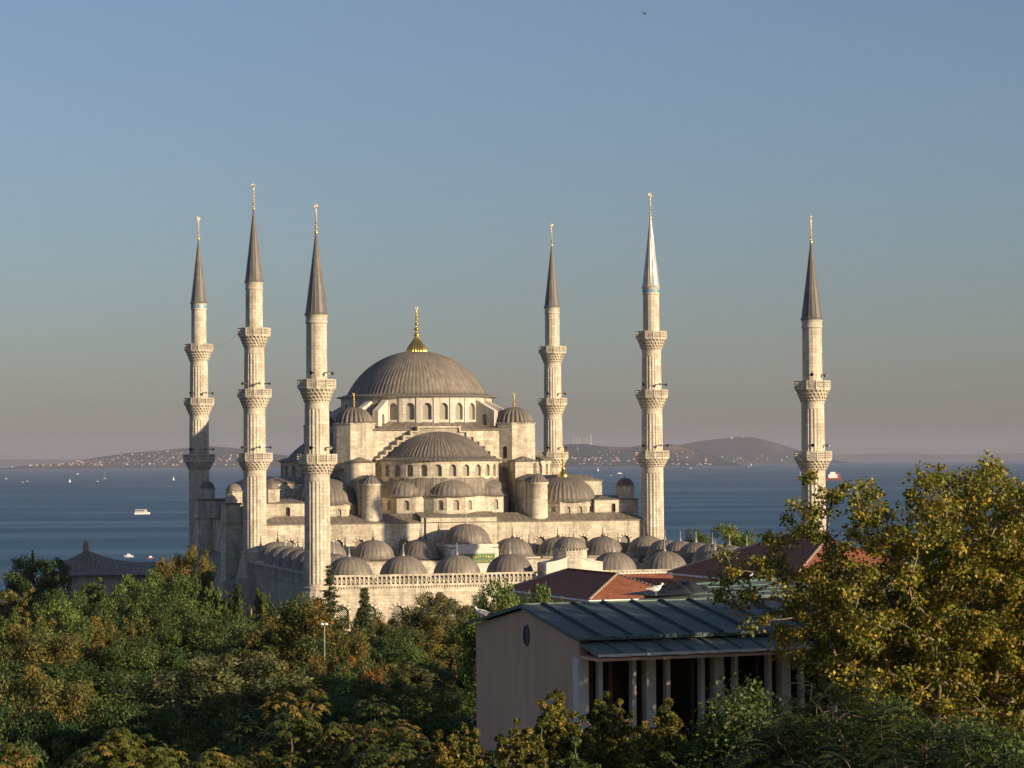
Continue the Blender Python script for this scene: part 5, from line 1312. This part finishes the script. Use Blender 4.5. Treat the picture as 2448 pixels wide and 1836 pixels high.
sumac(2170, 1640, 55, 360, 72, 'fern leaved tree at the lower right in front of the plane tree', 620)
sumac(1850, 1690, 56, 300, 73, 'shaded fern leaved bush at the bottom, right of the greener maple', 520, 'dark')
sumac(2040, 1740, 52, 420, 74, 'dark fern leaved bush at the bottom edge, right of centre', 700, 'dark')
sumac(2330, 1700, 53, 330, 75, 'dark fern leaved bush in the bottom right corner', 560, 'dark')

# ------------------------------------------------------------------ street lamp, gulls, bird
lp = at(776, 1548, 196); z1 = at(776, 1494, 196).z; L0 = empty('street_lamp', (lp.x, lp.y, ground_z(196)), 0, 'slim grey street lamp with a white head standing in the trees', 'street lamp')
m_ = MB(); m_.tube((0, 0, 0), (0, 0, z1-ground_z(196)), 0.045, 0.03, 8); m_.build('pole', GREYM, L0)
m_ = MB(); h_ = z1-ground_z(196)
for s_ in (-1, 1): m_.lathe([(0, h_-0.05), (0.15, h_), (0.18, h_+0.08), (0.08, h_+0.16), (0, h_+0.18)], 12, c=(0.16*s_-0.04, 0))
m_.build('lamp_head', WHITE, L0)
def gull_mesh():
    root = empty('seagull', (0, 0, 0)); b = MB()
    prof = [(-0.24, 0.0, 0.015), (-0.16, 0.0, 0.055), (-0.04, 0.005, 0.085), (0.07, 0.02, 0.085), (0.14, 0.05, 0.06), (0.17, 0.10, 0.042), (0.20, 0.145, 0.045), (0.235, 0.15, 0.032), (0.26, 0.145, 0.01)]
    n = 10; base = 0
    for (x, z, r) in prof:
        for i in range(n): a = 2*PI*i/n; b.v.append((x, r*math.cos(a), 0.2+z+r*1.05*math.sin(a)))
    for k in range(len(prof)-1):
        for i in range(n): j = (i+1) % n; b.f.append((k*n+i, k*n+j, (k+1)*n+j, (k+1)*n+i)); b.uv.append([(0, 0)]*4); b.mi.append(0); b.sm.append(True)
    b.build('body', WHITE, root)
    w_ = MB()
    for s_ in (-1, 1): w_.face([(0.08, 0.085*s_, 0.25), (0.0, 0.095*s_, 0.29), (-0.36, 0.03*s_, 0.21), (-0.10, 0.09*s_, 0.17)])
    w_.build('wings', GREYM, root)
    k = MB(); k.tube((0.25, 0, 0.345), (0.31, 0, 0.33), 0.013, 0.004, 5); k.build('beak', GOLD, root)
    for s_ in (-1, 1): g_ = MB(); g_.tube((0, 0.03*s_, 0.13), (0.01, 0.03*s_, 0.0), 0.008, 0.008, 4); g_.build('leg', PINKST, root)
    return root
G0 = gull_mesh(); first = True
for (px, py, D, rot, lab) in ((1151, 1481, 99.6, 2.6, 'white gull perched on the left end of the pink gable edge'), (1568, 1424, 102.0, 0.4, 'white gull beside the dark crumpled sheet on the roof'),
                         (1796, 1394, 112, 1.2, 'white gull on the flat green roof, left of a pair'), (1833, 1394, 112, 2.4, 'white gull on the flat green roof, right of a pair'),
                         (1883, 1346, 199, 0.7, 'white gull on the dark slope of the larger tiled roof'), (2012, 1372, 118, 2.9, 'white gull at the back of the green roof, behind the plane tree leaves')):
    o = G0 if first else copy_tree(G0); first = False; o.location = at(px, py, D); o.rotation_euler = (0, 0, rot); s_ = 1.35 if D < 150 else 1.6; o.scale = (s_,)*3; tag(o, lab, 'gull', 'gulls resting on roofs')
m_ = MB(); 
for s_ in (-1, 1):
    m_.face([(0.10, 0, 0), (0.28*s_*0+0.10, 0.22*s_, 0.12), (0.0, 0.55*s_, 0.02), (-0.05, 0.24*s_, 0.09), (-0.08, 0, 0)])
m_.lathe([(0, -0.06), (0.05, -0.03), (0.055, 0.0), (0.03, 0.03), (0, 0.04)], 8)
bd = m_.build('flying_bird', BLACKM, None, at(1540, 33, 230), 0.6); tag(bd, 'tiny dark bird flying high in the blue sky', 'bird'); bd.rotation_euler = (0.3, 0.5, 0.6)

# ------------------------------------------------------------------ boats
def hull(mb, L, W, H, z0=0.0, mi=0, bow=0.28):
    st = [(-0.5, 0.82), (-0.3, 0.97), (0.0, 1.0), (0.5-bow, 0.88), (0.42, 0.45), (0.5, 0.02)]
    for i in range(len(st)-1):
        (a, wa), (b, wb) = st[i], st[i+1]; ha, hb = H*(1+0.35*max(0, a)*2), H*(1+0.35*max(0, b)*2)
        for s_ in (-1, 1):
            q = [(a*L, s_*wa*W/2*0.7, z0), (b*L*0.96, s_*wb*W/2*0.6, z0), (b*L, s_*wb*W/2, z0+hb), (a*L, s_*wa*W/2, z0+ha)]; mb.face(q if s_ < 0 else q[::-1], mi=mi)
        mb.face([(a*L, -wa*W/2, z0+ha*0.93), (b*L, -wb*W/2, z0+hb*0.93), (b*L, wb*W/2, z0+hb*0.93), (a*L, wa*W/2, z0+ha*0.93)], mi=mi)
    w_ = 0.82*W/2; mb.face([(-0.5*L, w_*0.7, z0), (-0.5*L, -w_*0.7, z0), (-0.5*L, -w_, z0+H*0.65), (-0.5*L, w_, z0+H*0.65)], mi=mi)
p = at_sea(340, 1230); mpx = p.y/6000
FE = empty('ferry', p, R(8), 'white two deck passenger ferry crossing the sea on the left', 'ferry'); L = 37*mpx
m_ = MB(); hull(m_, L, L*0.26, L*0.10); m_.build('hull', WHITE, FE)
m_ = MB(); m_.box(-L*.46, L*.34, -L*.11, L*.11, L*.10, L*.19); m_.build('lower_deck', WHITE, FE)
m_ = MB(); m_.box(-L*.46, L*.30, -L*.115, L*.115, L*.30, L*.325); m_.build('canopy', CREAMHULL, FE)
for i in range(12):
    m_ = MB(); x = -L*.43+i*L*.065; m_.box(x, x+L*.04, -L*.112, L*.112, L*.125, L*.165); m_.build('window', DARK, FE) if i < 11 else None
    m_ = MB(); m_.box(x, x+L*.008, -L*.11, -L*.10, L*.19, L*.30); m_.box(x, x+L*.008, L*.10, L*.11, L*.19, L*.30); m_.build('canopy_post', CREAMHULL, FE)
m_ = MB(); m_.box(L*.15, L*.30, -L*.08, L*.08, L*.19, L*.29); m_.build('wheelhouse', CREAMHULL, FE)
foam = plain('foam', (0.55, 0.60, 0.62), 0.8); wkm = plain('wake_water', (0.075, 0.135, 0.18), 0.5)
m_ = MB(); a, b = at_sea(330, 1231), at_sea(5, 1262)
for i in range(16):
    t0, t1 = i/16, (i+1)/16; A, B = a.lerp(b, t0)+Vector((0, 14*math.sin(3*t0), 0)), a.lerp(b, t1)+Vector((0, 14*math.sin(3*t1), 0)); w0, w1 = 3+16*t0, 3+16*t1
    m_.face([A+Vector((0, -w0, .35)), A+Vector((0, w0, .35)), B+Vector((0, w1, .35)), B+Vector((0, -w1, .35))])
tag(m_.build('ferry_wake', wkm), kind='structure')
m_ = MB(); n = 20
for i in range(n):
    A = p+Vector((math.cos(2*PI*i/n)*L*.56-L*.05, math.sin(2*PI*i/n)*L*.14, .5)); B = p+Vector((math.cos(2*PI*(i+1)/n)*L*.56-L*.05, math.sin(2*PI*(i+1)/n)*L*.14, .5)); m_.face([A, B, p+Vector((0, 0, .5))])
tag(m_.build('ferry_foam', foam), kind='structure')
def motor_boat(px, py, wpx, lab, rot=0.0, red=False):
    p = at_sea(px, py); L = wpx*p.y/6000; o = empty('motor_boat', p, rot, lab, 'boat', 'small boats on the sea'); m_ = MB(); hull(m_, L, L*0.3, L*0.16); m_.build('hull', REDP if red else WHITE, o)
    m_ = MB(); m_.box(-L*.25, L*.18, -L*.1, L*.1, L*.16, L*.30, top=(L*.04, L*.01)); m_.build('cabin', WHITE, o); m_ = MB(); m_.box(-L*.1, L*.12, -L*.1, L*.1, L*.36, L*.385); m_.tube((0, 0, L*.3), (0, 0, L*.36), L*.012); m_.build('flybridge', CREAMHULL, o); return o
def sail_boat(px, py, wpx, hpx, lab, sail=True):
    p = at_sea(px, py); k = p.y/6000; L = wpx*k; H = hpx*k; o = empty('sailing_boat', p, R(20), lab, 'sailing boat', 'sailing boats on the sea'); m_ = MB(); hull(m_, L, L*0.3, L*0.14); m_.build('hull', WHITE, o)
    m_ = MB(); m_.tube((0, 0, L*.1), (0, 0, H), max(L*.018, 0.25)); m_.build('mast', WHITE, o)
    if sail:
        for x, s_ in ((L*.03, 1), (-L*.03, -1)): m_ = MB(); m_.face([(x, 0, L*.2), (s_*L*.42, L*.02, L*.2), (s_*L*.2, L*.03, H*.55), (x, 0, H*.95)]); m_.face([(x, .05, H*.95), (s_*L*.2, L*.03+.05, H*.55), (s_*L*.42, L*.02+.05, L*.2), (x, .05, L*.2)]); m_.build('sail', WHITE, o)
motor_boat(307, 1332, 24, 'white motor yacht near the shore, right of the pavilion chimney', PI)
motor_boat(360, 1335, 16, 'small red hulled boat right of the white motor yacht', 0.5, True)
motor_boat(15, 1145, 6, 'tiny white boat near the left edge of the sea'); motor_boat(54, 1153, 5, 'left one of two tiny boats side by side'); motor_boat(65, 1151, 5, 'right one of two tiny boats side by side')
motor_boat(185, 1134, 7, 'tiny speedboat below the hillside town'); motor_boat(233, 1151, 5, 'tiny boat between the two sailing boats, left'); motor_boat(1481, 1133, 12, 'white motor boat between the rear minaret and the silvery coned minaret')
motor_boat(1651, 1120, 6, 'tiny boat off the near island'); motor_boat(1790, 1116, 5, 'tiny boat off the far island'); motor_boat(217, 1118, 6, 'tiny boat close under the hillside town'); motor_boat(1460, 1137, 4, 'smallest speck of a boat left of the white motor boat')
sail_boat(250, 1144, 6, 16, 'sailing boat with bare tall mast on the left sea', False); sail_boat(167, 1153, 6, 8, 'small white sail left of the bare masted boat'); sail_boat(415, 1148, 5, 9, 'lone white sail left of the leftmost minaret')
sail_boat(1430, 1126, 4, 9, 'white sail right of the rear minaret, off the near island'); sail_boat(1796, 1113, 3, 6, 'tiny sail below the far island'); sail_boat(29, 1117, 3, 5, 'tiny sail on the horizon at the far left')
p = at_sea(1958, 1149); L = 108*p.y/6000; SH_ = empty('cargo_ship', p, R(3), 'cargo ship with white and red stern house half hidden behind the rightmost minaret', 'ship')
m_ = MB(); hull(m_, -L, L*.14, L*.055); m_.build('hull', REDP, SH_); m_ = MB(); m_.box(L*.20, L*.40, -L*.06, L*.06, L*.055, L*.14); m_.box(L*.24, L*.36, -L*.05, L*.05, L*.14, L*.19); m_.build('deck_house', WHITE, SH_)
m_ = MB(); m_.box(L*.40, L*.47, -L*.03, L*.03, L*.055, L*.17); m_.build('funnel', REDP, SH_); m_ = MB(); m_.tube((-L*.42, 0, L*.05), (-L*.42, 0, L*.2), L*.005); m_.build('mast', WHITE, SH_)
# ------------------------------------------------------------------ houses on the far hillsides
HM = [plain('pale_render', (0.60, 0.46, 0.38), 0.9), plain('terracotta_far', (0.42, 0.20, 0.13), 0.9)]  # even pale wall colour and tile colour of the far houses
def far_house(w_, d, h):
    m_ = MB(); m_.box(-w_/2, w_/2, -d/2, d/2, -8, h); a, b, c, e = (-w_*.54, -d*.54, h), (w_*.54, -d*.54, h), (w_*.54, d*.54, h), (-w_*.54, d*.54, h); r0, r1 = (-w_*.3, 0, h*1.35), (w_*.3, 0, h*1.35)
    for q in ([a, b, r1, r0], [b, c, r1], [c, e, r0, r1], [e, a, r0]): m_.face(q, mi=1)
    return m_
protoH = None
def scatter(hname, pts, label, group):
    global protoH
    zf, D, front, x0, x1 = HF[hname]
    for (px, py, wpx) in pts:
        # stand on the slope: march back until the ray meets the ground
        best = None
        for k in range(60):
            d = D-front+front*k/60+10; q = at(px, py, d)
            if zf(q.x, d) >= q.z: best = (q.x, d, zf(q.x, d)); break
        if best is None: continue
        s = wpx*best[1]/6000
        if protoH is None: o = far_house(1.0, 0.8, 0.55).build('house', HM); protoH = o
        else: o = protoH.copy(); COL.objects.link(o)
        o.location = best; o.scale = (s, s, s); o.rotation_euler = (0, 0, R(-35+(px*37 % 70))); tag(o, label, 'house', group)
rs = random.Random(3); P_ = []
for i in range(150):
    px = rs.uniform(70, 470) if i < 130 else rs.uniform(500, 575); top = np.interp(px, [60, 170, 300, 430, 575], [1112, 1106, 1086, 1078, 1084]); y = top+(1114-top)*rs.random()**0.8
    P_.append((px, y, rs.uniform(1.6, 3.8)*(1.0 if rs.random() < .85 else 1.7)))
scatter('left_shore_hills', P_, 'tiny pale house of the hillside town across the water on the left', 'houses of the left hillside town')
P_ = [(rs.uniform(1358, 1520), 1100+rs.uniform(-5, 4), rs.uniform(2, 5)) for i in range(34)]+[(rs.uniform(1358, 1700), 1112+rs.uniform(-3, 1.5), rs.uniform(2, 4)) for i in range(30)]+[(rs.uniform(1560, 1690), rs.uniform(1078, 1104), rs.uniform(2, 4)) for i in range(22)]+[(rs.uniform(1360, 1480), rs.uniform(1072, 1092), rs.uniform(1.5, 3)) for i in range(8)]
scatter('near_island', P_, 'tiny pale house on the near island between the two right hand minarets', 'houses on the near island')
P_ = [(rs.uniform(1700, 1900), rs.uniform(1090, 1106), rs.uniform(2, 4)) for i in range(26)]+[(1748, 1049, 5), (1775, 1046, 4)]
scatter('far_island', P_, 'tiny pale house on the far island', 'houses on the far island')
zf, D, front, x0, x1 = HF['near_island']
for i, (px, yt) in enumerate(((1371, 1040), (1378, 1046), (1386, 1043), (1396, 1047), (1403, 1044), (1412, 1039))):
    q = at(px, yt, 26000); zb_ = zf(q.x, 26000)-5; m_ = MB(); h = q.z-zb_; r = 2.2 if i < 5 else 5
    for s_ in range(3): a = 2*PI*s_/3; m_.tube((9*math.cos(a), 9*math.sin(a), 0), (2*math.cos(a), 2*math.sin(a), h), r, r*.6, 4)
    for s_ in range(1, 6): m_.tube((6, 0, h*s_/6), (-6, 0, h*s_/6), 1.5, 1.5, 4)
    o = m_.build('radio_mast', HM[0] if i == 5 else GREYM, None, (q.x, 26000, zb_)); tag(o, 'thin lattice radio mast on the crest of the near island' if i < 5 else 'thickest and rightmost radio mast on the crest of the near island', 'radio mast', 'radio masts')

# ------------------------------------------------------------------ haze
hz_, ht, hb = newmat('haze_air'); ht.nodes.remove(hb)
pv = ht.nodes.new('ShaderNodeVolumePrincipled'); pv.inputs['Color'].default_value = (0.57, 0.58, 0.71, 1); pv.inputs['Density'].default_value = 2.2e-5; pv.inputs['Anisotropy'].default_value = 0.0
ht.links.new(pv.outputs[0], ht.nodes['Material Output'].inputs['Volume'])
mb = MB(); mb.box(-45000, 45000, -2500, 56000, SEA-4, 420.0); tag(mb.build('haze', hz_), kind='stuff')
for grp in PR.values():
    for p in grp:
        if p.name not in used:
            for c in children(p): bpy.data.objects.remove(c)
            bpy.data.objects.remove(p)
        else:
            pass
